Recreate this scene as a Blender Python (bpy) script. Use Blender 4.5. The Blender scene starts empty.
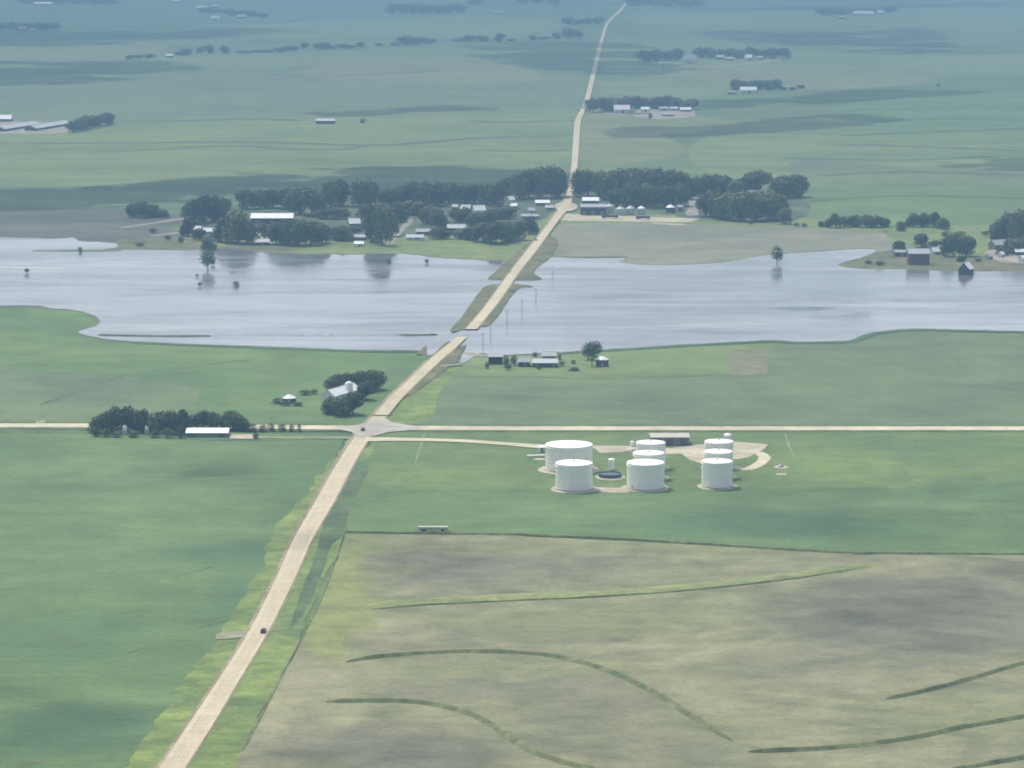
import bpy, math, random
from mathutils import Vector
from mathutils.noise import noise as pnoise
R = math.radians
random.seed(7)
scene = bpy.context.scene
COL = scene.collection

# ------------------------------------------------------------------ camera
F = 3000.0; CX, CY = 512.0, 384.0; HOR = -70.0; H = 260.0
PITCH = math.atan((CY - HOR) / F)
cp, sp = math.cos(PITCH), math.sin(PITCH)
cam_d = bpy.data.cameras.new("camera"); cam = bpy.data.objects.new("camera", cam_d)
COL.objects.link(cam)
cam.location = (0, 0, H); cam.rotation_euler = (math.pi / 2 - PITCH, 0, 0)
cam_d.sensor_width = 36.0; cam_d.lens = F / 1024 * 36
cam_d.clip_start = 1.0; cam_d.clip_end = 80000
scene.camera = cam

def at(px, py, z=0.0):
    """ground point (at height z) seen at a pixel of the photograph"""
    u, v = (px - CX) / F, (py - CY) / F
    d = Vector((u, cp - v * sp, -sp - v * cp))
    t = (z - H) / d.z
    return Vector((d.x * t, d.y * t, z))

def ppm(py):
    """pixels per metre for things standing on the ground at that row"""
    p = at(CX, py)
    return F / (p.y * cp + (H - p.z) * sp)

# ------------------------------------------------------------------ render, world, sun
scene.render.engine = 'CYCLES'
scene.cycles.use_denoising = True
scene.cycles.max_bounces = 6; scene.cycles.volume_bounces = 1
scene.cycles.transparent_max_bounces = 12
scene.cycles.pixel_filter_type = 'BLACKMAN_HARRIS'; scene.cycles.filter_width = 1.75
vs = scene.view_settings
vs.view_transform = 'Standard'; vs.look = 'None'; vs.gamma = 1.0; vs.exposure = 0.72
vs.use_curve_mapping = False
SUN_EL, SUN_AZ = R(56), R(-28)           # azimuth from +Y, negative = left
S = Vector((math.sin(SUN_AZ) * math.cos(SUN_EL), math.cos(SUN_AZ) * math.cos(SUN_EL), math.sin(SUN_EL)))
w = bpy.data.worlds.new("World"); scene.world = w; w.use_nodes = True
wn = w.node_tree.nodes; wl = w.node_tree.links
sky = wn.new('ShaderNodeTexSky'); sky.sky_type = 'NISHITA'; sky.sun_disc = False
sky.sun_elevation = SUN_EL; sky.sun_rotation = SUN_AZ % (2 * math.pi)
sky.air_density = .8; sky.dust_density = 4.0; sky.ozone_density = .4; sky.altitude = 300
hs = wn.new('ShaderNodeHueSaturation'); hs.inputs['Saturation'].default_value = .5   # thin high cloud whitens the blue
wl.new(sky.outputs[0], hs.inputs['Color']); wl.new(hs.outputs[0], wn['Background'].inputs[0]); wn['Background'].inputs[1].default_value = 0.15
ld = bpy.data.lights.new("sun", 'SUN'); ld.energy = 2.3; ld.angle = R(0.53); ld.color = (1, .955, .88)
lo = bpy.data.objects.new("sun", ld); COL.objects.link(lo)
lo.rotation_euler = (-S).to_track_quat('-Z', 'Y').to_euler(); lo.location = (0, 0, 3000)

# ------------------------------------------------------------------ materials
MATS = {}
def mat_base(name):
    m = bpy.data.materials.new(name); m.use_nodes = True
    nt = m.node_tree; b = nt.nodes['Principled BSDF']
    b.inputs['Specular IOR Level'].default_value = 0.2
    b.inputs['Roughness'].default_value = 0.9
    MATS[name] = m
    return m, nt, b

def noise_node(nt, vec, scale, detail=4, rough=.55, dist=0.0):
    n = nt.nodes.new('ShaderNodeTexNoise'); n.inputs['Scale'].default_value = scale
    n.inputs['Detail'].default_value = detail; n.inputs['Roughness'].default_value = rough
    n.inputs['Distortion'].default_value = dist
    nt.links.new(vec, n.inputs['Vector']); return n.outputs['Fac']

def ramp(nt, fac, stops):
    r = nt.nodes.new('ShaderNodeValToRGB'); e = r.color_ramp.elements
    while len(e) < len(stops): e.new(0.5)
    for k, (p, c) in enumerate(stops):
        e[k].position = p; e[k].color = (*c, 1) if len(c) == 3 else c
    nt.links.new(fac, r.inputs[0]); return r.outputs[0]

def mixc(nt, fac, a, b, mode='MIX'):
    m = nt.nodes.new('ShaderNodeMix'); m.data_type = 'RGBA'; m.blend_type = mode
    for s, v in ((m.inputs[0], fac), (m.inputs[6], a), (m.inputs[7], b)):
        if hasattr(v, 'links'): nt.links.new(v, s)
        elif isinstance(v, (int, float)): s.default_value = v
        else: s.default_value = (*v, 1)
    return m.outputs[2]

def world_vec(nt, sx=1, sy=1, rot=0):
    tc = nt.nodes.new('ShaderNodeTexCoord'); mp = nt.nodes.new('ShaderNodeMapping')
    mp.inputs['Scale'].default_value = (sx, sy, 1); mp.inputs['Rotation'].default_value = (0, 0, rot)
    nt.links.new(tc.outputs['Object'], mp.inputs[0]); return mp.outputs[0]

TINTS = [('concrete', (1.05, 1.01, .9)), ('wheel_path', (1.08, 1.04, .92)), ('limestone', (1, .97, .84)), ('ditch', (1, 1, .8)), ('gravel', (1.02, 1, .9)), ('crop', (.97, .99, .72)), ('farmland', (.92, .98, .68)), ('pasture', (.96, 1.02, .72)), ('meadow', (.98, .98, .7)), ('soil', (1, .98, .83)), ('verge', (1.16, 1.24, .82)), ('bright', (1.12, 1.12, .8)), ('shore', (1, 1, .8)), ('bank', (1, 1, .8))]
def field_mat(name, cols, big=90, mid=25, fine=4, sx=1, sy=1, rot=0, dist=.6, speck=.35, pos=(.36, .5, .64), rows=0, spots=(), streak=.45):
    """field of crop or soil: three colours mottled at a large, a middle and a small size (metres)"""
    m, nt, b = mat_base(name)
    tint = next((t for k, t in TINTS if k in name), (1, 1, 1))
    tn = lambda q: tuple(x * y for x, y in zip(q, tint))
    cols = [tn(q) for q in cols]; spots = [(*q[:4], tn(q[4]), q[5]) for q in spots]
    v = world_vec(nt, sx, sy, rot)
    f1 = noise_node(nt, v, 1 / big, 5, .6, dist)
    c = ramp(nt, f1, [(pos[0], cols[0]), (pos[1], cols[1]), (pos[2], cols[2])])
    if spots:
        wvv = world_vec(nt)
        dn = nt.nodes.new('ShaderNodeTexNoise'); dn.inputs['Scale'].default_value = 1 / 45; dn.inputs['Detail'].default_value = 5
        nt.links.new(wvv, dn.inputs['Vector'])
        va = nt.nodes.new('ShaderNodeVectorMath'); va.operation = 'MULTIPLY_ADD'
        va.inputs[1].default_value = (60, 60, 0); nt.links.new(dn.outputs['Color'], va.inputs[0]); nt.links.new(wvv, va.inputs[2])
        for px, py, wpx, hpx, sc, st in spots:      # damp or dry patches of ground, some painting in cloud shade, about wpx x hpx in the photograph
            p = at(px, py); rx = abs(at(px + wpx / 2, py).x - p.x); ry = abs(at(px, py - hpx / 2).y - p.y)
            mp = nt.nodes.new('ShaderNodeMapping'); mp.vector_type = 'TEXTURE'
            mp.inputs['Location'].default_value = (p.x + 30, p.y + 30, 0); mp.inputs['Scale'].default_value = (rx, ry, 1e6)
            nt.links.new(va.outputs[0], mp.inputs[0])
            ln = nt.nodes.new('ShaderNodeVectorMath'); ln.operation = 'LENGTH'; nt.links.new(mp.outputs[0], ln.inputs[0])
            mr = nt.nodes.new('ShaderNodeMapRange'); mr.interpolation_type = 'SMOOTHSTEP'
            for q, val in ((1, .45), (2, 1.25), (3, st), (4, 0)): mr.inputs[q].default_value = val
            nt.links.new(ln.outputs['Value'], mr.inputs[0])
            c = mixc(nt, mr.outputs[0], c, sc)
    f2 = noise_node(nt, v, 1 / mid, 5, .6, .3)
    k = ramp(nt, f2, [(.3, (1 - speck,) * 3), (.7, (1 + speck,) * 3)])
    c = mixc(nt, .75, c, k, 'MULTIPLY')
    f3 = noise_node(nt, world_vec(nt), 1 / fine, 3, .6)
    k3 = ramp(nt, f3, [(.3, (.8,) * 3), (.7, (1.2,) * 3)])
    c = mixc(nt, .7, c, k3, 'MULTIPLY')
    f4 = noise_node(nt, world_vec(nt, 1 / 60, 1 / 2.6, rot + .35), 1.0, 4, .65, dist * 1.2)
    c = mixc(nt, streak, c, ramp(nt, f4, [(.32, (.8,) * 3), (.68, (1.2,) * 3)]), 'MULTIPLY')
    if rows:
        wv = nt.nodes.new('ShaderNodeTexWave'); wv.inputs['Scale'].default_value = rows
        wv.inputs['Distortion'].default_value = 2.5; wv.inputs['Detail'].default_value = 2
        nt.links.new(v, wv.inputs[0])
        k4 = ramp(nt, wv.outputs[1], [(.2, (.88,) * 3), (.8, (1.1,) * 3)])
        c = mixc(nt, .6, c, k4, 'MULTIPLY')
    nt.links.new(c, b.inputs['Base Color']); return m

def plain(name, c, var=.15, scale=1.5, rough=.8, spec=.2, metal=0):
    m, nt, b = mat_base(name)
    f = noise_node(nt, world_vec(nt), scale, 4)
    k = ramp(nt, f, [(.3, tuple(x * (1 - var) for x in c)), (.7, tuple(min(1, x * (1 + var)) for x in c))])
    nt.links.new(k, b.inputs['Base Color'])
    b.inputs['Roughness'].default_value = rough; b.inputs['Specular IOR Level'].default_value = spec
    b.inputs['Metallic'].default_value = metal
    return m

def sheetmetal(name, c, rib=.6, rough=.5, vertical=True):
    """ribbed painted sheet metal with slight dirt"""
    m, nt, b = mat_base(name)
    v = world_vec(nt)
    wv = nt.nodes.new('ShaderNodeTexWave'); wv.inputs['Scale'].default_value = rib; wv.bands_direction = 'X' if vertical else 'Z'
    nt.links.new(v, wv.inputs[0])
    f = noise_node(nt, v, .35, 5, .65)
    k = ramp(nt, f, [(.3, tuple(x * .86 for x in c)), (.68, c)])
    k = mixc(nt, .5, k, ramp(nt, wv.outputs[1], [(.1, (.92,) * 3), (.5, (1,) * 3)]), 'MULTIPLY')
    nt.links.new(k, b.inputs['Base Color']); b.inputs['Roughness'].default_value = rough
    b.inputs['Specular IOR Level'].default_value = .35
    return m

# crops and soils
M_GROUND = field_mat('mixed_farmland', [(.055, .095, .05), (.08, .125, .062), (.128, .155, .085)], 420, 120, 30, .55, 1.6, dist=.8, speck=.3)
TEAL = (.055, .112, .074); PALE = (.115, .18, .1)  # some teal spots put cloud shade into the crop colour
M_CROP = field_mat('young_soybean_crop', [(.068, .12, .06), (.083, .14, .068), (.102, .162, .078)], 110, 22, 3, .8, 1.0, .15, speck=.22, spots=[
    (60, 470, 260, 30, PALE, .4), (80, 560, 260, 60, PALE, .35), (150, 500, 200, 30, PALE, .3), (230, 600, 80, 40, TEAL, .6), (60, 640, 200, 50, TEAL, .4), (70, 725, 200, 60, TEAL, .6), (240, 550, 120, 40, TEAL, .5), (640, 510, 400, 30, PALE, .3), (930, 505, 200, 20, PALE, .35), (760, 525, 300, 26, TEAL, .5)])
M_CROP2 = field_mat('corn_crop', [(.068, .122, .056), (.085, .145, .064), (.105, .165, .072)], 120, 28, 3, .8, 1, -.1, speck=.26)
M_CROP3 = field_mat('dull_crop', [(.082, .118, .078), (.1, .135, .086), (.115, .15, .09)], 140, 30, 3, .8, 1, .1, speck=.24)
M_TERM = field_mat('terminal_meadow', [(.076, .122, .058), (.092, .142, .064), (.115, .165, .07)], 70, 16, 3, speck=.22, spots=[(440, 480, 160, 30, (.125, .185, .068), .6), (840, 466, 160, 40, (.13, .185, .07), .7), (940, 450, 160, 26, (.08, .13, .07), .5), (460, 458, 180, 14, (.075, .125, .06), .5)])
M_VERGE = field_mat('verge_grass', [(.075, .105, .05), (.105, .138, .055), (.14, .17, .068)], 35, 9, 2, speck=.4)
M_BRIGHT = field_mat('bright_grass', [(.11, .14, .058), (.138, .168, .065), (.165, .19, .08)], 40, 10, 2, speck=.3)
M_DITCH = field_mat('ditch_grass', [(.055, .085, .048), (.07, .11, .055), (.095, .13, .06)], 25, 8, 2, speck=.35)
DAMP_SHADOW = (.128, .13, .104); GREENISH = (.155, .172, .092); DRY = (.235, .23, .155); LUSH = (.165, .195, .078)  # the darkest soil tone paints in cloud shadow as well as damp ground
M_SOIL = field_mat('sprouting_soil', [(.125, .135, .088), (.158, .166, .105), (.19, .195, .122)], 70, 14, 2.2, .85, 1.05, -.25, dist=2.2, speck=.32, streak=.4, spots=[
    (445, 566, 190, 46, DAMP_SHADOW, .9), (560, 566, 220, 26, DAMP_SHADOW, .4), (620, 548, 460, 14, GREENISH, .6), (560, 618, 330, 34, GREENISH, .75), (760, 606, 200, 24, GREENISH, .5), (900, 615, 330, 100, DAMP_SHADOW, .8), (1010, 590, 160, 60, DAMP_SHADOW, .5),
    (800, 670, 140, 50, DAMP_SHADOW, .5), (600, 705, 140, 60, DAMP_SHADOW, .55), (660, 745, 160, 40, DAMP_SHADOW, .35), (380, 750, 320, 50, DAMP_SHADOW, .8), (470, 690, 200, 16, DAMP_SHADOW, .45), (440, 672, 170, 16, GREENISH, .7), (720, 650, 240, 26, DRY, .45),
    (960, 715, 220, 30, GREENISH, .6), (880, 680, 200, 22, DRY, .4), (400, 632, 90, 40, DRY, .5), (300, 690, 130, 110, DRY, .6), (560, 670, 120, 18, GREENISH, .5), (700, 700, 90, 24, DRY, .5), (880, 575, 260, 16, DRY, .45), (900, 765, 300, 20, DRY, .4), (350, 565, 80, 76, LUSH, 1), (340, 602, 92, 80, LUSH, 1), (326, 634, 84, 60, LUSH, 1), (390, 560, 60, 40, GREENISH, .5)])
M_TANF = field_mat('tan_stubble', [(.16, .165, .12), (.2, .195, .14), (.235, .22, .165)], 120, 30, 5, .6, 1.3, speck=.28)
M_FARTAN = field_mat('far_pasture', [(.115, .138, .075), (.135, .15, .085), (.155, .165, .1)], 160, 50, 8, .4, 1.6, speck=.3)
M_FLOODF = field_mat('silted_field', [(.135, .14, .1), (.165, .172, .118), (.19, .195, .13)], 150, 30, 4, speck=.22)
M_BROWN = field_mat('wet_brown_field', [(.055, .064, .05), (.078, .078, .062), (.11, .11, .082)], 120, 35, 6, .5, 1.5, speck=.3)
M_PALEG = field_mat('pale_pasture', [(.09, .132, .064), (.115, .155, .075), (.142, .172, .09)], 200, 60, 15, .5, 1.4, speck=.28)
M_DEEPG = field_mat('deep_green_crop', [(.045, .09, .06), (.06, .115, .068), (.078, .13, .075)], 220, 60, 15, .5, 1.4, speck=.28)
M_LAWN = field_mat('shore_grass', [(.1, .14, .055), (.13, .17, .065), (.16, .19, .08)], 60, 18, 4, speck=.35)
M_BANK = field_mat('muddy_bank', [(.07, .08, .042), (.105, .108, .06), (.145, .138, .085)], 25, 7, 2, speck=.35)
M_MUD = field_mat('bare_mud', [(.19, .17, .13), (.24, .215, .17), (.29, .27, .22)], 30, 8, 2, speck=.25)
M_ROAD = field_mat('worn_concrete_road', [(.37, .335, .255), (.41, .375, .29), (.44, .405, .32)], 40, 6, .8, .7, .25, -.3, speck=.12)
M_ASPH = field_mat('worn_asphalt', [(.28, .265, .22), (.32, .3, .25), (.36, .34, .285)], 20, 5, .8, speck=.2)
M_GRAV = field_mat('crushed_gravel', [(.3, .275, .22), (.36, .33, .265), (.42, .39, .32)], 22, 5, .8, speck=.22)
M_WHITEG = field_mat('pale_limestone_gravel', [(.36, .35, .27), (.43, .42, .33), (.5, .48, .38)], 25, 6, .8, speck=.2)
M_SHOULD = field_mat('gravel_shoulder', [(.17, .145, .105), (.215, .185, .135), (.26, .23, .17)], 20, 5, .8, speck=.3)
M_TRACK = field_mat('dirt_track', [(.17, .19, .1), (.21, .22, .13), (.26, .26, .17)], 20, 5, .8, speck=.3)
M_RIDGE = field_mat('terrace_grass', [(.14, .172, .066), (.172, .2, .078), (.205, .228, .09)], 30, 6, 1.5, speck=.35)
M_RIDGE2 = field_mat('terrace_grass_dark', [(.095, .118, .054), (.118, .138, .06), (.145, .162, .07)], 16, 4, 1.5, speck=.5)

def water_mat():
    """silty water: pale and dark streaks of silt and painted sheen drawn out along the wind, ripples of changing strength"""
    m, nt, b = mat_base('silty_flood_water')
    f = noise_node(nt, world_vec(nt, .35, 1.5, .12), 1 / 120, 6, .65, 1.2)
    c = ramp(nt, f, [(.3, (.07, .073, .08)), (.48, (.13, .135, .148)), (.57, (.165, .168, .178)), (.7, (.28, .28, .28))])  # wind sheen and dark ripples are put into the silt colour
    f1 = noise_node(nt, world_vec(nt, .3, 1.6, -.1), 1 / 28, 4, .6, .8)
    c = mixc(nt, .6, c, ramp(nt, f1, [(.3, (.6,) * 3), (.7, (1.45,) * 3)]), 'MULTIPLY')
    nt.links.new(c, b.inputs['Base Color'])
    f2 = noise_node(nt, world_vec(nt, .4, 1.5), 1 / 70, 5, .65, .8)
    nt.links.new(ramp(nt, f2, [(.36, (.04,) * 3), (.6, (.22,) * 3)]), b.inputs['Roughness'])
    b.inputs['IOR'].default_value = 1.333; b.inputs['Specular IOR Level'].default_value = .5
    bp = nt.nodes.new('ShaderNodeBump'); bp.inputs['Distance'].default_value = .12
    nt.links.new(ramp(nt, f2, [(.4, (.05,) * 3), (.65, (.22,) * 3)]), bp.inputs['Strength'])
    f3 = noise_node(nt, world_vec(nt, .6, 1), 1 / 3.0, 3, .6)
    nt.links.new(f3, bp.inputs['Height']); nt.links.new(bp.outputs[0], b.inputs['Normal'])
    return m
M_WATER = water_mat()

def leaf_mat(name, c, c2):
    m, nt, b = mat_base(name)
    f = noise_node(nt, world_vec(nt), 5.0, 3, .6)
    k = ramp(nt, f, [(.35, c), (.65, c2)])
    oi = nt.nodes.new('ShaderNodeObjectInfo')
    k = mixc(nt, .8, k, ramp(nt, oi.outputs['Random'], [(0, (.65, .68, .75)), (.5, (1, 1, 1)), (1, (1.6, 1.5, 1.25))]), 'MULTIPLY')
    nt.links.new(k, b.inputs['Base Color'])
    b.inputs['Roughness'].default_value = .7
    return m
M_LEAF = leaf_mat('dark_foliage', (.044, .066, .034), (.1, .13, .058))
M_LEAF2 = leaf_mat('light_foliage', (.075, .11, .044), (.14, .18, .07))
M_LEAF3 = leaf_mat('mid_foliage', (.07, .1, .046), (.14, .175, .076))
M_BARK = plain('bark', (.09, .075, .06), .3, 2)

def tank_mat():
    m, nt, b = mat_base('white_tank_paint')
    tc = nt.nodes.new('ShaderNodeTexCoord'); mp = nt.nodes.new('ShaderNodeMapping'); mp.inputs['Scale'].default_value = (1, 1, .06)
    nt.links.new(tc.outputs['Object'], mp.inputs[0])
    f = noise_node(nt, mp.outputs[0], .9, 5, .7)
    c = ramp(nt, f, [(.3, (.82, .8, .74)), (.5, (.89, .87, .81)), (.7, (.9, .885, .83))])
    f2 = noise_node(nt, tc.outputs['Object'], .25, 4)
    c = mixc(nt, .5, c, ramp(nt, f2, [(.3, (.93, .92, .9)), (.65, (1, 1, 1))]), 'MULTIPLY')
    nt.links.new(c, b.inputs['Base Color']); b.inputs['Roughness'].default_value = .45
    return m
M_TANK = tank_mat()
M_TANKROOF = plain('white_tank_roof', (.8, .8, .79), .04, .3, .5, .35)
M_CONC = plain('concrete', (.36, .35, .32), .12, .6)
M_DARKTANK = plain('dark_tank_coating', (.055, .085, .1), .2, .4, .6)
M_ROOFW = sheetmetal('white_metal_roof', (.78, .79, .8))
M_ROOFG = sheetmetal('grey_metal_roof', (.27, .29, .31))
M_ROOFP = sheetmetal('pale_grey_roof', (.4, .42, .43))
M_ROOFT = sheetmetal('tan_roof', (.42, .39, .32))
M_ROOFD = plain('dark_shingles', (.1, .1, .105), .25, 2)
M_WALLW = plain('white_siding', (.66, .66, .64), .1, 1)
M_WALLG = plain('grey_siding', (.2, .21, .22), .15, 1)
M_WALLR = plain('faded_red_boards', (.17, .1, .085), .25, 1)
M_WALLD = plain('dark_siding', (.075, .085, .09), .2, 1)
M_WALLB = plain('tan_siding', (.32, .29, .24), .15, 1)
M_GLASS = plain('window_glass', (.03, .04, .05), .1, 1, .1, .6)
M_DOOR = plain('door_paint', (.12, .12, .12), .15, 1, .5)
M_GALV = sheetmetal('galvanised_steel', (.5, .52, .54), 1.2, .4, False)
M_STEEL = plain('dull_steel', (.33, .34, .35), .15, 1, .5)
M_WOOD = plain('weathered_wood', (.12, .1, .085), .25, 3)
M_TYRE = plain('tyre_rubber', (.02, .02, .02), .2, 5)
M_CARD = plain('dark_car_paint', (.045, .03, .045), .05, 2, .3, .5)
M_PALE = plain('pale_boards', (.42, .43, .36), .12, 1)
M_CARW = plain('pale_car_paint', (.6, .6, .58), .05, 2, .3, .5)
M_RED = plain('red_lamp', (.35, .02, .02), .05, 2, .3, .5)
M_ORANGE = plain('orange_board', (.6, .22, .05), .05, 2, .5)

# ------------------------------------------------------------------ mesh helpers
class MB:
    def __init__(s): s.v = []; s.f = []; s.sm = []
    def add(s, vs, fs, smooth=False):
        o = len(s.v); s.v += [tuple(p) for p in vs]
        for q in fs: s.f.append(tuple(i + o for i in q)); s.sm.append(smooth)
    def box(s, x0, x1, y0, y1, z0, z1):
        s.add([(x, y, z) for z in (z0, z1) for y in (y0, y1) for x in (x0, x1)],
              [(0, 2, 3, 1), (4, 5, 7, 6), (0, 1, 5, 4), (2, 6, 7, 3), (0, 4, 6, 2), (1, 3, 7, 5)])
    def prism(s, prof, x0, x1):
        """profile of (y, z) points extruded along x"""
        n = len(prof)
        s.add([(x0, y, z) for y, z in prof] + [(x1, y, z) for y, z in prof],
              [tuple(range(n - 1, -1, -1)), tuple(range(n, 2 * n))] + [(k, (k + 1) % n, n + (k + 1) % n, n + k) for k in range(n)])
    def lathe(s, prof, n=32, cx=0, cy=0, smooth=True, cap0=False, cap1=False):
        vs = []
        for r, z in prof:
            for k in range(n):
                a = 2 * math.pi * k / n
                vs.append((cx + r * math.cos(a), cy + r * math.sin(a), z))
        fs = []
        for j in range(len(prof) - 1):
            for k in range(n):
                k2 = (k + 1) % n
                fs.append((j * n + k, j * n + k2, (j + 1) * n + k2, (j + 1) * n + k))
        s.add(vs, fs, smooth)
        if cap0: s.add(vs[:n], [tuple(range(n - 1, -1, -1))])
        if cap1: s.add(vs[-n:], [tuple(range(n))])
    def tube(s, p, q, r0, r1=None, n=8):
        p, q = Vector(p), Vector(q); r1 = r0 if r1 is None else r1
        d = (q - p).normalized(); a = d.orthogonal().normalized(); b = d.cross(a)
        vs = [c + (a * math.cos(2 * math.pi * k / n) + b * math.sin(2 * math.pi * k / n)) * r
              for c, r in ((p, r0), (q, r1)) for k in range(n)]
        s.add(vs, [(k, (k + 1) % n, n + (k + 1) % n, n + k) for k in range(n)] + [tuple(range(n - 1, -1, -1)), tuple(range(n, 2 * n))])
    def mesh(s, name, mat):
        me = bpy.data.meshes.new(name); me.from_pydata(s.v, [], s.f); me.update()
        me.polygons.foreach_set('use_smooth', s.sm); me.materials.append(mat)
        return me
    def build(s, name, mat, parent=None):
        o = bpy.data.objects.new(name, s.mesh(name, mat)); COL.objects.link(o); o.parent = parent
        return o

USED = set()
def tag(o, label, cat, group=None):
    n = len(label.split())
    assert 4 <= n <= 16, (n, label)
    assert label not in USED, label
    USED.add(label)
    o['label'] = label; o['category'] = cat
    if group: o['group'] = group
    return o

def thing(name, label, cat, loc=(0, 0, 0), rz=0, group=None):
    o = bpy.data.objects.new(name, None); COL.objects.link(o)
    o.empty_display_size = .5; o.location = loc; o.rotation_euler = (0, 0, rz)
    return tag(o, label, cat, group)

# ------------------------------------------------------------------ land sheets
def catmull(pts, closed, step=6.0):
    n = len(pts); out = []
    rng = range(n) if closed else range(n - 1)
    g = (lambda i: pts[i % n]) if closed else (lambda i: pts[max(0, min(n - 1, i))])
    for i in rng:
        p0, p1, p2, p3 = g(i - 1), g(i), g(i + 1), g(i + 2)
        L = math.hypot(p2[0] - p1[0], p2[1] - p1[1])
        k = max(1, min(60, int(L / step)))
        for j in range(k):
            t = j / k
            out.append(tuple(.5 * (2 * p1[a] + (p2[a] - p0[a]) * t + (2 * p0[a] - 5 * p1[a] + 4 * p2[a] - p3[a]) * t * t
                       + (3 * p1[a] - p0[a] - 3 * p2[a] + p3[a]) * t ** 3) for a in range(2)))
    if not closed: out.append(tuple(pts[-1]))
    return out

def linear(pts, step=6.0):
    out = []; n = len(pts)
    for i in range(n):
        a, b = pts[i], pts[(i + 1) % n]
        k = max(1, min(80, int(math.hypot(b[0] - a[0], b[1] - a[1]) / step)))
        out += [(a[0] + (b[0] - a[0]) * j / k, a[1] + (b[1] - a[1]) * j / k) for j in range(k)]
    return out

LAYER = [0.03]
def struct(o): o['kind'] = 'structure'; return o

def sheet(name, mat, pts, smooth=True, jit=.25, z=None, step=6.0):
    """flat patch of land whose outline was read from the photograph's ground plan"""
    if z is None:
        LAYER[0] += .004; z = LAYER[0]
    pl = catmull(pts, True, step) if smooth else linear(pts, step)
    vs = []
    for i, (x, y) in enumerate(pl):
        jx = (pnoise(Vector((x * .11, y * .3, 3.1))) + .5 * pnoise(Vector((x * .5, y * .9, 5)))) * jit * 3; jy = (pnoise(Vector((x * .09, y * .3, 9.7))) + .5 * pnoise(Vector((x * .45, y * .9, 2)))) * jit
        vs.append(at(x + jx, y + jy, z))
    m = MB(); m.add(vs, [tuple(range(len(vs)))])
    o = m.build(name, mat)
    if o.data.polygons[0].normal.z < 0: o.data.flip_normals()
    return struct(o)

def strip(name, mat, rows, z=None, grow=(0, 0), step=5):
    """ribbon given by rows (y, left x, right x)"""
    if z is None:
        LAYER[0] += .004; z = LAYER[0]
    L = catmull([(a[1] + grow[0], a[0]) for a in rows], False, step); Rr = catmull([(a[2] + grow[1], a[0]) for a in rows], False, step)
    n = min(len(L), len(Rr))
    def res(P):
        return [P[round(i * (len(P) - 1) / (n - 1))] for i in range(n)]
    L, Rr = res(L), res(Rr)
    vs = [at(x, y, z) for x, y in L] + [at(x, y, z) for x, y in Rr]
    m = MB(); m.add(vs, [(i, n + i, n + i + 1, i + 1) for i in range(n - 1)])
    o = m.build(name, mat)
    if o.data.polygons[0].normal.z < 0: o.data.flip_normals()
    return struct(o)

def path(name, mat, pts, wm, z=None, h=0.0, taper=True):
    """ribbon of constant width in metres along a line; h > 0 makes it a raised ridge"""
    if z is None:
        LAYER[0] += .004; z = LAYER[0]
    P = [at(x, y, z) for x, y in catmull(pts, False, 4)]
    n = len(P); vs = []
    for i, p in enumerate(P):
        d = (P[min(n - 1, i + 1)] - P[max(0, i - 1)]).normalized(); q = Vector((-d.y, d.x, 0))
        e = min(1, min(i, n - 1 - i) / max(1, n * .08) + .25) if taper else 1
        ww = wm * .5 * e * (1 + .25 * pnoise(p * .05)); hh = h * e * (1 + .3 * pnoise(p * .08 + Vector((5, 5, 5))))
        vs += [p - q * ww, p - q * ww * .25 + Vector((0, 0, hh)), p + q * ww * .25 + Vector((0, 0, hh)), p + q * ww]
    m = MB(); m.add(vs, [(4 * i + k, 4 * i + k + 1, 4 * i + k + 5, 4 * i + k + 4) for i in range(n - 1) for k in range(3)])
    o = m.build(name, mat)
    if o.data.polygons[0].normal.z < 0: o.data.flip_normals()
    return struct(o)

def disc(name, mat, px, py, rx, ry=None, z=None):
    if z is None:
        LAYER[0] += .004; z = LAYER[0]
    c = at(px, py, z); r2 = rx if ry is None else ry
    vs = [(c.x + rx * math.cos(a) * (1 + .05 * math.sin(3 * a + px)), c.y + r2 * math.sin(a), z) for a in [2 * math.pi * k / 40 for k in range(40)]]
    m = MB(); m.add(vs, [tuple(range(40))]); return struct(m.build(name, mat))

g = MB(); g.add([(-14000, -1500, 0), (14000, -1500, 0), (14000, 32000, 0), (-14000, 32000, 0)], [(0, 1, 2, 3)])
struct(g.build('ground', M_GROUND))

# far fields beyond the village
sheet('field', M_PALEG, [(-80, 100), (120, 96), (330, 90), (560, 84), (580, 100), (574, 160), (500, 168), (340, 168), (150, 182), (-80, 188)])
sheet('field', M_CROP3, [(-80, 92), (80, 84), (330, 70), (586, 76), (580, 108), (330, 116), (100, 118), (-80, 116)])
sheet('field', M_FARTAN, [(300, 72), (360, 56), (440, 54), (520, 66), (540, 80), (460, 84), (340, 80)])
sheet('field', M_FARTAN, [(-60, 48), (60, 46), (160, 44), (170, 50), (110, 60), (60, 62), (-60, 58)])
sheet('field', M_PALEG, [(90, 60), (200, 54), (300, 52), (420, 48), (560, 44), (590, 52), (470, 56), (300, 66), (180, 70)])
sheet('field', M_DEEPG, [(-90, 8), (120, 7), (380, 8), (420, 18), (200, 24), (-90, 22)])
sheet('field', M_PALEG, [(270, 24), (500, 18), (560, 24), (520, 34), (330, 38), (240, 36)])
sheet('field', M_DEEPG, [(300, 4), (600, 2), (606, 12), (520, 16), (340, 14)])
sheet('field', M_PALEG, [(640, 12), (800, 10), (1090, 6), (1090, 24), (820, 26), (640, 24)])
sheet('field', M_CROP3, [(640, 26), (900, 27), (1090, 26), (1090, 40), (760, 36), (640, 36)])
sheet('field', M_PALEG, [(605, 40), (720, 40), (780, 50), (960, 56), (1090, 50), (1090, 76), (900, 70), (690, 78), (600, 66)])
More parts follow.
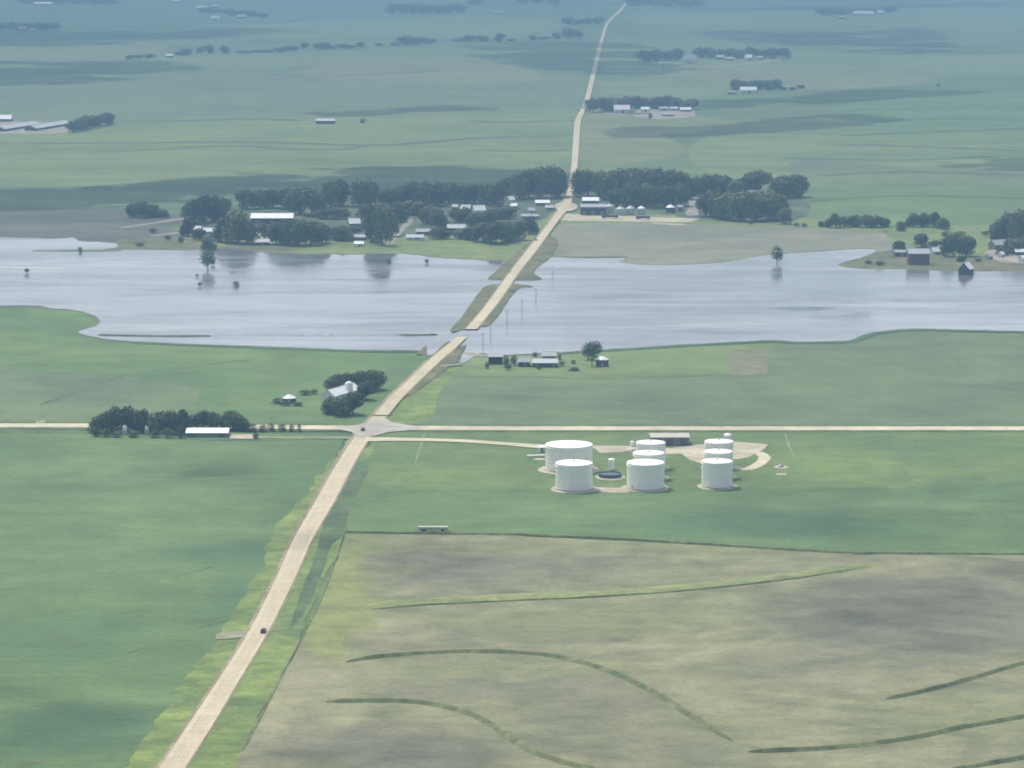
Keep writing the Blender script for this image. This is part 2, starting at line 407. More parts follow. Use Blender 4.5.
sheet('field', M_FARTAN, [(680, 66), (780, 72), (900, 74), (930, 82), (810, 90), (700, 80)])
sheet('field', M_PALEG, [(598, 84), (680, 78), (730, 86), (700, 98), (600, 92)])
sheet('field', M_CROP2, [(840, 104), (1090, 96), (1090, 166), (900, 160), (800, 146), (860, 126)])
sheet('field', M_PALEG, [(700, 140), (800, 134), (1090, 150), (1090, 200), (960, 205), (800, 190), (700, 168)])
sheet('field', M_CROP3, [(800, 158), (900, 166), (1090, 172), (1090, 182), (900, 186), (800, 180)])
sheet('field', M_FARTAN, [(584, 112), (640, 116), (720, 118), (700, 132), (660, 134), (690, 150), (640, 162), (580, 160)])
sheet('field', M_CROP2, [(800, 188), (960, 184), (1090, 190), (1090, 236), (930, 232), (800, 222)])
sheet('field', M_DEEPG, [(-80, 190), (120, 186), (330, 176), (560, 172), (560, 200), (300, 205), (140, 210), (-80, 210)])
sheet('field', M_BROWN, [(-80, 208), (60, 208), (150, 212), (190, 222), (120, 228), (60, 238), (-80, 236)])
M_HEDGE = field_mat('rank_grass', [(.035, .06, .03), (.05, .078, .036), (.066, .095, .045)], 60, 20, 5, speck=.3)
for pts, wm in (([(100, 122), (180, 121), (256, 119), (300, 121)], 16), ([(-20, 144), (120, 143), (256, 142), (380, 145), (480, 138), (570, 137)], 13),
                ([(90, 152), (170, 149), (230, 146), (330, 150), (372, 144)], 9), ([(260, 74), (330, 76), (440, 71)], 22),
                ([(850, 110), (950, 108), (1050, 110)], 14), ([(840, 136), (930, 132), (1050, 128)], 14), ([(830, 144), (900, 146), (1050, 152)], 12),
                ([(780, 158), (900, 160), (1000, 156)], 12), ([(820, 176), (900, 172), (1050, 176)], 10), ([(870, 122), (960, 119), (1060, 122)], 12),
                ([(470, 121), (512, 122), (575, 120)], 12), ([(470, 150), (520, 151), (570, 150)], 10), ([(800, 202), (900, 196), (1050, 199)], 8)):
    path('grass_waterway', M_HEDGE, pts, wm * 1.7)
sheet('shore_grass', M_LAWN, [(-80, 234), (60, 240), (120, 232), (200, 226), (300, 222), (420, 216), (540, 214), (556, 212), (545, 226), (520, 252), (505, 263), (440, 262), (300, 258), (120, 256), (-80, 256)])
sheet('field', M_FLOODF, [(566, 222), (640, 222.5), (700, 224), (790, 226), (880, 232), (905, 246), (850, 256), (760, 258), (690, 268), (560, 266), (540, 262), (545, 246)])
sheet('shore_grass', M_LAWN, [(560, 214), (640, 214), (700, 216), (800, 218), (890, 229), (880, 232.5), (790, 226.5), (700, 224.5), (640, 223), (560, 223)])
sheet('field', M_LAWN, [(890, 230), (960, 226), (1090, 230), (1090, 256), (960, 256), (900, 246)])

M_SHADED = field_mat('shaded_undergrowth', [(.04, .062, .034), (.058, .082, .042), (.09, .115, .058)], 40, 14, 4, speck=.35)  # shade under the village trees is put into this dark garden colour
sheet('village_ground', M_SHADED, [(186, 214), (240, 204), (400, 198), (560, 194), (556, 208), (540, 222), (500, 234), (430, 236), (380, 238), (300, 240), (240, 240), (190, 236)], jit=1.2)
sheet('village_ground', M_SHADED, [(574, 190), (700, 186), (800, 194), (796, 220), (700, 220), (640, 208), (574, 206)], jit=1.2)
sheet('shore_grass', M_BROWN, [(-80, 226), (60, 226), (150, 226), (190, 236), (210, 244), (190, 251), (120, 253), (-80, 253)], jit=1.2)
sheet('shore_grass', M_BANK, [(120, 240), (200, 238), (260, 244), (300, 250), (260, 254), (120, 252)], jit=1.2)
# flood water and the banks standing in it
WATER_OUT = [(-120, 236), (20, 238), (60, 238.5), (74, 237), (79, 241), (100, 242), (117, 244), (118, 247), (104, 249.4), (130, 250), (200, 250), (230, 248.5),
             (262, 252.5), (300, 254), (350, 254.7), (400, 253.6), (440, 258), (500, 261), (530, 262), (548, 258), (560, 257), (590, 257.5), (628, 257), (622, 260.5), (645, 264.5), (690, 264),
             (730, 261), (760, 255), (800, 252), (850, 249.5), (876, 250), (866, 256), (852, 260), (838, 265), (860, 268.5), (905, 269), (950, 270.5), (985, 271), (1024, 271.5), (1130, 272),
             (1130, 330), (1024, 331), (980, 330), (920, 328.5), (885, 330.5), (866, 334), (850, 340), (800, 341.5), (770, 340), (700, 343.5), (640, 347), (600, 349.5), (560, 352), (520, 354), (494, 355), (480, 353), (468, 361), (460, 362), (464, 347),
             (452, 347), (440, 353), (426, 355), (422, 350.5), (350, 349.5), (260, 346), (200, 344), (130, 341), (100, 338), (79, 332.5), (96, 326), (100, 320), (93, 315), (75, 310), (50, 308), (20, 305), (-120, 305)]
sheet('field', M_CROP2, [(-90, 300), (30, 300), (110, 306), (240, 336), (420, 344), (440, 348), (400, 396), (368, 424), (200, 424.5), (-90, 424)], jit=.1)
sheet('field', M_CROP3, [(-90, 372), (60, 372), (150, 380), (200, 395), (130, 424), (-90, 424)], jit=.8)
sheet('field', M_CROP3, [(440, 352), (470, 340), (600, 340), (800, 332), (930, 322), (1090, 322), (1090, 426), (700, 426), (400, 425.5), (400, 405)], jit=.1)
sheet('field', M_PALEG, [(462, 362), (490, 352), (640, 344), (780, 338), (810, 343), (760, 352), (730, 374), (640, 377), (560, 378.5), (470, 375)], jit=.3)
M_PATCH = field_mat('weedy_soil_patch', [(.125, .14, .085), (.145, .15, .095), (.165, .165, .11)], 40, 12, 3, speck=.35)
sheet('field', M_PATCH, [(731, 350), (768, 348), (767, 374), (728, 375)], False)
path('grass_waterway', M_DITCH, [(256, 359), (180, 368), (120, 377), (60, 398), (40, 405)], 5)
path('grass_waterway', M_DITCH, [(455, 376), (560, 377.5), (640, 378), (735, 374.5)], 4)
path('grass_waterway', M_LAWN, [(500, 409), (560, 411), (600, 419), (660, 422)], 4)
M_WET = field_mat('wet_mud', [(.07, .07, .05), (.1, .098, .07), (.15, .142, .11)], 18, 5, 2, speck=.4)
sheet('mud_margin', M_WET, [(x, y - .9) for x, y in WATER_OUT], jit=.55, step=2.5, z=.4)
sheet('mud_margin', M_WET, [(x - .4, y + .8) for x, y in WATER_OUT], jit=.5, step=2.5, z=.395)
WATER = sheet('water', M_WATER, WATER_OUT, jit=.4, z=.42, step=2.5)
def bank(pts, mat=M_BANK, z=.95, jit=.2):
    """low earth bank: a top sheet with sloping sides down into the water"""
    pl = catmull(pts, True, 4); n = len(pl)
    top = [at(x + pnoise(Vector((x * .2, y * .4, 1))) * jit * 2, y + pnoise(Vector((x * .2, y * .4, 7))) * jit, z) for x, y in pl]
    c = sum(top, Vector()) / n
    low = []
    for i, p in enumerate(top):
        d = (top[(i + 1) % n] - top[i - 1]); q = Vector((d.y, -d.x, 0)).normalized()
        low.append(p + q * 1.6 + Vector((0, 0, .3 - z)))
    ar = sum(top[i].x * top[(i + 1) % n].y - top[(i + 1) % n].x * top[i].y for i in range(n))
    if ar < 0: low = [top[i] * 2 - low[i] for i in range(n)]; low = [Vector((p.x, p.y, .3)) for p in low]
    m = MB(); m.add(top, [tuple(range(n))]); m.add(top + low, [(i, (i + 1) % n, n + (i + 1) % n, n + i) for i in range(n)])
    o = m.build('embankment', mat)
    import bmesh
    bm = bmesh.new(); bm.from_mesh(o.data); bmesh.ops.remove_doubles(bm, verts=bm.verts, dist=.001); bmesh.ops.recalc_face_normals(bm, faces=bm.faces); bm.to_mesh(o.data); bm.free()
    if o.data.polygons[0].normal.z < 0: o.data.flip_normals()
    return struct(o)
bank([(512, 258), (503, 264), (496, 272), (489, 278.5), (502, 279), (512, 279), (521, 279.5), (541, 278.5), (532, 272.5), (540, 264), (550, 256), (556, 240), (540, 236)])
bank([(500, 284), (486, 286), (474, 301), (462, 318), (452, 329), (453, 332), (462, 329), (472, 325.5), (480, 326), (487, 325.5), (497, 315), (509, 297), (519, 287.5), (532, 286), (518, 284)])
bank([(449, 341), (440, 349), (424, 365), (400, 392), (408, 395), (440, 372), (456, 360), (461, 352), (465, 345), (458, 347), (452, 350)])
bank([(426, 345.5), (421, 351), (418, 354), (422, 354), (425, 350)])
bank([(33, 250.4), (60, 250), (81, 249.5), (110, 249.6), (121, 250), (100, 250.9), (60, 250.8)], M_DITCH, .8, .05)
bank([(840, 264.6), (856, 260.5), (868, 255), (890, 253), (960, 256), (1100, 258), (1100, 271), (1000, 270.5), (950, 270), (905, 268.5), (862, 268)], M_BANK, .8)
bank([(620, 260.8), (640, 258.5), (690, 259), (750, 254), (800, 250), (846, 249), (800, 252), (762, 255), (731, 260.6), (692, 263.8), (646, 264.2)], M_FLOODF, .75)
path('grass_bank', M_DITCH, [(560, 257), (590, 257.6), (628, 257.2)], 3.5, z=.44, h=.5)
path('grass_bank', M_DEEPG, [(560, 354), (600, 351), (640, 348.6), (700, 345), (770, 341.8), (800, 343), (850, 341.5), (868, 335.5), (888, 332), (920, 330.2), (980, 331.6), (1090, 332.6)], 8, z=.41, h=.6)
path('grass_bank', M_DEEPG, [(130, 342.6), (200, 345.6), (260, 347.6), (350, 351), (418, 352.4)], 7, z=.41, h=.6)
path('mud_bar', M_MUD, [(466, 352), (474, 354.5), (484, 355.5), (500, 355)], 9, z=.43, h=.25)
path('grass_bank', M_DITCH, [(98, 335), (140, 336), (180, 336.2), (212, 336)], 3.2, z=.44, h=.7)
path('grass_bank', M_DITCH, [(398, 335), (412, 335.3), (424, 335), (438, 334.6)], 3, z=.44, h=.7)

# ------------------------------------------------------------------ near fields
sheet('field', M_CROP, [(-90, 430), (200, 431), (346, 436), (330, 465), (292, 540), (270, 582), (226, 640), (180, 700), (120, 790), (-90, 790)], False, jit=.8)
sheet('field', M_TERM, [(376, 432), (600, 432), (1090, 432), (1090, 556), (850, 553), (700, 543), (500, 533), (345, 531), (340, 505)], False, jit=.2)
sheet('field', M_CROP, [(352, 528), (380, 500), (450, 492), (560, 494), (760, 490), (900, 488), (1090, 492), (1090, 553), (850, 552), (700, 543), (500, 533)], jit=.6)
sheet('grass_verge', M_VERGE, [(350, 436), (330, 462), (302, 500), (274, 530), (264, 560), (246, 592), (218, 638), (172, 694), (112, 790), (190, 790), (240, 690), (290, 590), (320, 520), (364, 440)], False, jit=3.2)
sheet('grass_verge', M_VERGE, [(376, 444), (362, 470), (346, 520), (340, 545), (318, 590), (300, 640), (262, 710), (225, 790), (170, 790), (240, 680), (280, 600), (310, 530), (350, 455)], False, jit=1.2)
sheet('grass_verge', M_DITCH, [(345, 534), (332, 545), (322, 575), (304, 612), (290, 628), (298, 600), (318, 545), (330, 500), (358, 462), (368, 470), (350, 510)], jit=.8)
sheet('grass_verge', M_VERGE, [(404, 398), (424, 380), (452, 362), (463, 362), (440, 392), (428, 420), (378, 424)], jit=.6)
sheet('field', M_SOIL, [(345, 534), (500, 535), (700, 545), (850, 554), (1090, 556), (1090, 800), (218, 800), (240, 755), (268, 705), (293, 656), (307, 629), (322, 598), (335, 565)], False, jit=.8)
path('grass_terrace', M_RIDGE, [(363, 607), (420, 602), (520, 597), (600, 594), (700, 586), (800, 575), (880, 563)], 12, h=.5)
path('grass_terrace', M_RIDGE2, [(372, 609.5), (420, 605.5), (520, 600.5), (600, 597), (700, 589.5), (800, 578), (870, 567)], 1.6, h=.5)  # dark strip painting the shaded lower edge of the terrace above
path('grass_terrace', M_RIDGE2, [(346, 662), (380, 657), (430, 653), (490, 652), (550, 656), (600, 668), (650, 690), (690, 715), (732, 741)], 4.0, h=1.0)
path('grass_terrace', M_RIDGE2, [(326, 702), (380, 701), (430, 704), (470, 714), (500, 730), (530, 750), (570, 764), (620, 774)], 4.0, h=1.0)
path('grass_terrace', M_RIDGE2, [(748, 752), (820, 749), (900, 740), (960, 728), (1050, 712)], 3.8, h=1.0)
path('grass_terrace', M_RIDGE2, [(886, 699), (930, 690), (980, 676), (1050, 655)], 3.4, h=.95)
path('grass_terrace', M_RIDGE2, [(950, 770), (1000, 762), (1050, 752)], 3.6, h=.95)
path('grass_terrace', M_RIDGE2, [(346, 532), (430, 533), (520, 535), (640, 540), (740, 547), (850, 553), (950, 554), (1090, 555)], 2.0, h=.65)
path('grass_terrace', M_RIDGE2, [(343, 537), (335, 562), (322, 597), (307, 628), (292, 656), (267, 705), (242, 752)], .9, h=.25)
path('grass_waterway', M_DITCH, [(180, 625), (205, 621), (235, 614), (246, 610)], 1.2)
for pts in ([(262, 470), (236, 473), (200, 477)], [(180, 575), (196, 571), (214, 566)], [(172, 618), (180, 600), (192, 588)], [(120, 655), (138, 650), (150, 646)], [(196, 628), (214, 624), (232, 619)]):
    path('grass_waterway', M_DITCH, pts, .9)
path('grass_waterway', M_DITCH, [(15, 766), (30, 762), (48, 760)], 4)
path('grass_waterway', M_DITCH, [(-30, 432), (100, 433), (220, 440), (340, 438)], 5)

# ------------------------------------------------------------------ roads
NEAR = [(790, 144, 171), (768, 159, 185), (730, 184.5, 209.5), (680, 218, 239.5), (631, 249, 268.5), (580, 275, 294), (540, 293, 312), (500, 316, 335), (470, 333, 350.5), (440, 352, 368),
        (427.5, 362, 377), (415, 374, 388), (400, 387, 400), (380, 408, 420), (360, 429, 441), (347, 444.5, 456.5), (336.5, 456.8, 467.5)]
FARR = [(329, 465.5, 476.8), (310, 482, 492), (290, 497, 507), (280, 504, 513.5), (270, 511.5, 520.5), (250, 527, 536.3), (220, 550.5, 558.5), (205, 561, 570), (195, 566, 572), (168, 571, 577.2),
        (140, 573, 579.3), (120, 575, 581), (110, 580.5, 586), (100, 584.5, 589.5), (72, 591.5, 596), (50, 597, 601), (35, 601.5, 605), (25, 604.7, 608), (17, 611, 614.5), (10, 619, 622.5), (3, 624.5, 627), (-6, 628, 630), (-14, 631, 633)]
strip('road_shoulder', M_SHOULD, NEAR[:-2], grow=(-3.6, 2.0))
strip('road', M_ROAD, NEAR[:9] + NEAR[9:], z=1.0 if False else .55)
strip('road_shoulder', M_SHOULD, FARR[:9], z=.98, grow=(-1.5, 1.2))
strip('road', M_ROAD, FARR, z=1.02)
strip('road_shoulder', M_SHOULD, NEAR[11:-1], z=.98, grow=(-1.6, 1.0))
strip('road', M_ROAD, NEAR[11:], z=1.02)
M_WEAR = field_mat('worn_wheel_path', [(.335, .304, .232), (.37, .336, .258), (.405, .368, .288)], 30, 5, .8, .7, .25, -.3, speck=.2)
def lane(rows, a, b): return [(y, l + (r - l) * a, l + (r - l) * b) for y, l, r in rows]
for a_, b_ in ((.24, .34), (.4, .47), (.56, .63), (.69, .78)):
    strip('wheel_track', M_WEAR, lane(NEAR[:11], a_, b_), z=.565)
rows_l = [(424.6, -90), (424.6, 60), (425.3, 200), (426.2, 300), (426.6, 366)]
def hroad(name, mat, top, bot, z):
    T = catmull(top, False); B = catmull(bot, False); n = 80
    f = lambda P: [P[round(i * (len(P) - 1) / (n - 1))] for i in range(n)]
    vs = [at(x, y, z) for x, y in f(T)] + [at(x, y, z) for x, y in f(B)]
    m = MB(); m.add(vs, [(n + i, n + i + 1, i + 1, i) for i in range(n - 1)])
    o = m.build(name, mat)
    if o.data.polygons[0].normal.z < 0: o.data.flip_normals()
    return struct(o)
hroad('road_shoulder', M_DITCH, [(-90, 421.6), (60, 421.8), (300, 423.6), (512, 424.6), (1090, 425)], [(-90, 429.8), (60, 430), (300, 431.2), (512, 431.8), (1090, 432)], .36)
hroad('section_road', M_WHITEG, [(-90, 423.2), (60, 423.4), (200, 424.2), (300, 425.2), (367, 425.8)], [(-90, 427.2), (60, 427.4), (200, 428.2), (300, 429.2), (367, 429.8)], .57)
hroad('section_road', M_WHITEG, [(370, 425.6), (512, 426.2), (760, 426.3), (1090, 426.3)], [(370, 429.8), (512, 430.2), (760, 430.2), (1090, 430.2)], .58)
sheet('intersection', M_ASPH, [(336, 426.6), (358, 424.6), (372, 421), (374, 418.5), (386, 418.5), (392, 422), (410, 425.2), (428, 427), (410, 430), (388, 432), (374, 436), (366, 437.5), (357, 437.5), (352, 432), (338, 429)], False, jit=0, z=.62)
hroad('driveway', M_WHITEG, [(366, 437), (400, 437.6), (440, 438.6), (480, 440.2), (512, 442.6), (545, 444.5)], [(366, 441.2), (400, 440.8), (440, 441.4), (480, 443.2), (512, 445.8), (545, 448.6)], .6)
hroad('field_track', M_TRACK, [(240, 436.4), (300, 436.6), (352, 436.6)], [(240, 438.2), (300, 438.4), (352, 438.6)], .5)
sheet('driveway', M_GRAV, [(229, 434.6), (252, 434.4), (258, 437), (252, 438.6), (230, 438.2)], z=.52)
sheet('driveway', M_TRACK, [(36, 420.5), (46, 420.2), (44, 423.8), (35, 424)], z=.52)
path('field_track', M_TRACK, [(425, 433), (420, 448), (415, 464)], .8)
path('field_track', M_TRACK, [(785, 433), (789, 446), (795, 458)], .9)
sheet('driveway', M_TRACK, [(216, 634), (235, 631), (246, 630), (242, 637), (216, 639)], z=.5)
path('driveway', M_TRACK, [(440, 366), (452, 365), (464, 364)], 5, z=.99)
# terminal yards and tank pads
sheet('gravel_yard', M_GRAV, [(592, 445.5), (626, 446), (640, 447), (690, 449), (694, 453), (640, 455), (627, 452), (600, 453)], False, jit=.2)
sheet('gravel_yard', M_GRAV, [(672, 448), (704, 444), (734, 441.6), (768, 444.2), (765, 448), (760, 451.4), (748, 457), (734, 459.4), (712, 462), (700, 463), (690, 460), (682, 454)], False, jit=.2)
path('gravel_track', M_WHITEG, [(758, 452), (765, 457.5), (759, 464), (748, 469), (738, 468.5), (728, 466)], 6, taper=False)
sheet('gravel_yard', M_GRAV, [(594, 487), (630, 488), (628, 492.5), (606, 492.5), (590, 490)], False, jit=.2)
path('gravel_track', M_GRAV, [(556, 447), (600, 447), (640, 450), (690, 450)], 9)
path('gravel_track', M_GRAV, [(533, 459), (548, 459)], 5)
disc('village_yard', M_GRAV, 566, 206.5, 11, 48, z=1.0)
sheet('village_yard', M_GRAV, [(560, 214), (590, 214.5), (650, 217), (700, 219), (690, 222), (640, 221.5), (600, 221), (560, 220)], z=.2)
sheet('village_yard', M_MUD, [(686, 197), (702, 198), (704, 204), (698, 215), (684, 214), (690, 206)], z=.2)
path('field_track', M_WHITEG, [(652, 223), (670, 224), (685, 224.5)], 8, z=.22)
path('driveway', M_WHITEG, [(257, 230), (263, 237), (271, 244)], 5, z=.2)
path('driveway', M_MUD, [(412, 219), (402, 229), (394, 237), (386, 246)], 6, z=.2)
path('driveway', M_MUD, [(237, 245), (246, 240), (254, 237)], 6, z=.2)
path('driveway', M_MUD, [(120, 228), (160, 222), (185, 218)], 8, z=.2)
path('driveway', M_MUD, [(150, 236), (175, 233), (190, 231)], 6, z=.2)
sheet('village_yard', M_BRIGHT, [(211, 235), (224, 234), (226, 246), (212, 246)], z=.2)
sheet('farm_yard', M_MUD, [(636, 110), (694, 109), (696, 116), (660, 119), (632, 116)], z=.2)
sheet('farm_yard', M_MUD, [(-20, 122), (70, 123), (74, 132), (20, 134), (-20, 132)], z=.2)
path('driveway', M_MUD, [(598, 113), (630, 114), (650, 113)], 14, z=.2)
sheet('farm_yard', M_MUD, [(984, 253), (1004, 248), (1040, 252), (1040, 262), (1000, 262)], z=.82)
path('driveway', M_MUD, [(600, 72), (660, 70), (720, 66), (780, 60)], 20, z=.2)

# ------------------------------------------------------------------ storage tanks
def tank(label, px, pyb, wpx, pyroof, group='white storage tanks at the terminal', pad=True):
    s = ppm(pyb); r = wpx / 2 / s; h = (pyb - pyroof) / s / .985
    c = at(px, pyb)
    if pad: disc('gravel_pad', M_GRAV, px, pyb, r * 1.3, r * 1.36)
    t = thing('storage_tank', label, 'storage tank', (c.x, c.y, .1), random.uniform(0, 6), group)
    z0 = .55
    m = MB(); m.lathe([(r * 1.05, 0), (r * 1.05, z0)], 56, cap1=True); m.build('foundation', M_CONC, t)
    m = MB()
    prof = [(r, z0)]
    nc = 6
    for k in range(1, nc):
        zz = z0 + (h - z0) * k / nc
        prof += [(r, zz - .07), (r * 1.002, zz), (r, zz + .07)]
    prof.append((r, h)); m.lathe(prof, 72); m.build('shell', M_TANK, t)
    m = MB(); m.lathe([(r * 1.012, h - .12), (r * 1.012, h + .06), (r * .9, h + r * .008 + .05), (r * .5, h + r * .045), (.4, h + r * .075)], 72, smooth=True, cap1=True)
    rf = m.build('roof', M_TANKROOF, t)
    v = MB(); v.lathe([(.35, h + r * .07), (.35, h + r * .075 + .6)], 12, cap1=True); v.build('vent', M_STEEL, rf)
    g = MB(); g.lathe([(r * 1.004, h - 1.15), (r * 1.035, h - 1.1), (r * 1.035, h - .98), (r * 1.004, h - .95)], 72, smooth=False); g.build('wind_girder', M_TANK, t)
    d = MB(); d.tube((r + .03, 0, 1.6), (r + .35, 0, 1.6), .45, n=14); d.build('manhole', M_STEEL, t)
    return t
tank('widest white storage tank, standing rearmost of the left pair', 569, 469.3, 47, 444.5)
tank('white cylindrical storage tank standing in front of the widest tank', 574, 488.8, 37, 463)
tank('frontmost white tank of the middle column of three', 645.6, 487.8, 37.5, 462.5)
tank('middle white tank of the central column of three', 648.7, 478, 31, 453)
tank('rearmost white tank of the central column, beside the loading shed', 650.6, 467.5, 29, 442.5)
tank('frontmost white tank of the right column of three', 717, 486.5, 30.8, 461.2)
tank('middle white tank of the right column of three', 718.3, 477, 28.4, 451.5)
tank('rearmost white tank of the right column, beside the gravel yard', 718.8, 467, 28.6, 441.5)

# low dark open tank and the slim white tank behind it
s = ppm(477); c = at(610, 477.3); r = 23 / 2 / s; disc('gravel_pad', M_GRAV, 610, 477.3, r * 1.3, r * 1.5)
t = thing('basin_tank', 'low dark round tank on the ground between the white tanks', 'tank', (c.x, c.y, .1))
m = MB(); m.lathe([(r, 0), (r, 1.9), (r - .25, 1.9), (r - .25, .8)], 56, smooth=False); m.build('wall', M_DARKTANK, t)
m = MB(); m.lathe([(r - .3, 1.45), (r * .5, 1.6), (.1, 1.7)], 56, cap1=True); m.build('cover', M_DARKTANK, t)
m = MB(); m.tube((-r * .3, -.3, 1.72), (r * .4, .5, 1.66), .09); m.build('pipe', M_STEEL, t)
def slim_tank(label, px, py, wpx, hpx, cat='tank'):
    s = ppm(py); c = at(px, py); r = wpx / 2 / s; h = hpx / s
    t = thing('upright_tank', label, cat, (c.x, c.y, .1))
    m = MB(); m.lathe([(r * 1.15, 0), (r * 1.15, .3)], 24, cap1=True); m.build('foundation', M_CONC, t)
    m = MB(); m.lathe([(r, .3), (r, h)], 32); m.build('shell', M_TANK, t)
    m = MB(); m.lathe([(r * 1.03, h - .05), (r * .8, h + r * .22), (r * .4, h + r * .36), (.15, h + r * .4)], 32, cap1=True); m.build('roof', M_TANKROOF, t)
    m = MB(); m.tube((r + .12, -.25, .3), (r + .12, -.25, h), .05); m.tube((r + .12, .25, .3), (r + .12, .25, h), .05)
    for k in range(int(h / .5)): m.tube((r + .12, -.25, .5 + k * .5), (r + .12, .25, .5 + k * .5), .03, n=5)
    m.build('ladder', M_STEEL, t)
    return t
slim_tank('slim upright white tank standing behind the low dark tank', 611.5, 470, 6.6, 10.5)
slim_tank('small white domed tank behind the right column of tanks', 727.5, 440.5, 8, 5.5)
slim_tank('small white upright tank left of the central column', 632.5, 447, 4.5, 5)
def pipe_rack(label, px, py, L, rz):
    c = at(px, py); t = thing('pipe_rack', label, 'pipe rack', (c.x, c.y, .1), rz)
    for k in range(3):
        m = MB(); y = -1 + k; m.tube((-L / 2, y, 1.3), (L / 2, y, 1.3), .22); m.tube((L / 2 - .3, y, 1.3), (L / 2 - .3, y, .1), .22)
        m.build('pipe', M_TANK, t)
    for x in (-L / 2 + .5, 0, L / 2 - .8):
        m = MB(); m.box(x - .12, x + .12, -1.6, -1.36, 0, 1.08); m.box(x - .12, x + .12, 1.36, 1.6, 0, 1.08); m.box(x - .12, x + .12, -1.6, 1.6, 1.08, 1.3 - .23); m.build('support', M_STEEL, t)
    return t
pipe_rack('pale pipe rack on the ground left of the widest tank', 536, 458, 9, .2)
pipe_rack('pale pipe rack beside the rear of the central column', 630, 452, 8, 1.2)

# ------------------------------------------------------------------ buildings
def building(name, label, cat, px, py, L, W, hw, hr, rot, roof, wall, door=1, win=2, group=None, zb=.05, big=False, open_front=False):
    """gabled building: L along its ridge, W across, hw eaves height, hr rise of the roof"""
    c = at(px, py, zb)
    t = thing(name, label, cat, (c.x, c.y, zb), R(rot), group)
    a, b = L / 2, W / 2
    m = MB()
    if open_front:
        m.box(-a, a, b - .25, b, 0, hw); m.box(-a, -a + .25, -b, b - .26, 0, hw); m.box(a - .25, a, -b, b - .26, 0, hw)
        n = max(2, int(L / 6))
        for k in range(n + 1):
            x = -a + .3 + (L - .6) * k / n
            m.box(x - .15, x + .15, -b, -b + .3, 0, hw - .02)
        m.prism([(-b, hw), (b, hw), (0, hw + hr - .03)], -a, -a + .2); m.prism([(-b, hw), (b, hw), (0, hw + hr - .03)], a - .2, a)
    else:
        m.prism([(-b, -.05), (b, -.05), (b, hw), (0, hw + hr), (-b, hw)], -a, a)
    m.build('wall', wall, t)
    m = MB(); o = .5; th = .22; sl = hr / b
    m.prism([(-b - o, hw - o * sl + .03), (0, hw + hr + .03), (0, hw + hr + .03 + th), (-b - o, hw - o * sl + .03 + th)], -a - .4, a + .4)
    m.prism([(b + o, hw - o * sl + .03), (b + o, hw - o * sl + .03 + th), (0, hw + hr + .03 + th), (0, hw + hr + .03)], -a - .4, a + .4)
    m.prism([(-.25, hw + hr + th), (.25, hw + hr + th), (0, hw + hr + .12 + th)], -a - .42, a + .42)
    m.build('roof', roof, t)
    if not open_front:
        for k in range(door):
            dw, dh = (3.6, min(3.6, hw * .85)) if big else (1.1, min(2.1, hw * .85))
            x = (-a * .7 + k * 1.4 * a / (door - 1)) if door > 1 else a * .12
            m = MB(); m.box(x - dw / 2, x + dw / 2, -b - .06, -b - .004, 0, dh); m.build('door', M_DOOR if wall is not M_WALLD else M_WALLG, t)
        for k in range(win):
            x = -a * .8 + (k + .5) * (a * 1.6) / win
            if door == 1 and abs(x - a * .12) < 1.6: x += 2.0
            if abs(x) > a - .7 or (door > 1 and abs(abs(x) - a * .7) < 1.3): continue
            m = MB(); m.box(x - .55, x + .55, -b - .05, -b - .004, hw * .4, hw * .4 + 1.2); m.build('window', M_GLASS, t)
    return t
def W2L(wpx, py): return wpx / ppm(py)

building('loading_shed', 'long tan-roofed loading shed with grey walls behind the central tanks', 'shed', 669, 443.5, 19.5, 13, 4.2, .9, 2, M_ROOFT, M_WALLG, 3, 0, big=True)
building('pump_house', 'tiny white pump house at the left edge of the widest tank', 'shed', 541.5, 452, 3.2, 3, 2.6, .6, 5, M_ROOFW, M_WALLW, 1, 0)
# left windbreak farm
building('shed', 'long low white-roofed shed at the right end of the windbreak', 'shed', 208, 436, 21.5, 9, 2.4, 1.7, 0, M_ROOFW, M_WALLG, 2, 0, big=True)
# farm by the crossroads
building('barn', 'white-roofed barn among dark trees near the crossroads', 'barn', 341, 399, 29, 8, 4.0, 3.0, 64, M_ROOFW, M_WALLW, 1, 2, big=True)
building('cottage', 'tiny white shed right of the white-roofed barn', 'shed', 358.5, 399.5, 3.4, 3, 2.4, 1, 10, M_ROOFW, M_WALLW, 1, 0)
# farm on the near shore
building('shed', 'dark open-fronted shed at the left end of the waterside farm', 'shed', 495.5, 363.5, W2L(14, 363), 8, 4.6, 1.2, 0, M_ROOFG, M_WALLD, 0, 0, open_front=True)
building('farmhouse', 'small grey-roofed house left of the long roof by the water', 'house', 524, 366, W2L(12, 366), 8, 3, 2.4, 0, M_ROOFG, M_WALLD, 1, 2)
building('shed', 'long pale-roofed shed with dark walls at the waterside farm', 'shed', 545, 366.5, W2L(25, 366), 9, 2.8, 1.8, 0, M_ROOFP, M_WALLD, 2, 2)
building('shed', 'grey shed behind the long pale roof at the waterside farm', 'shed', 549, 359.5, W2L(14, 360), 9, 2.8, 2.0, 0, M_ROOFG, M_WALLG, 1, 1)
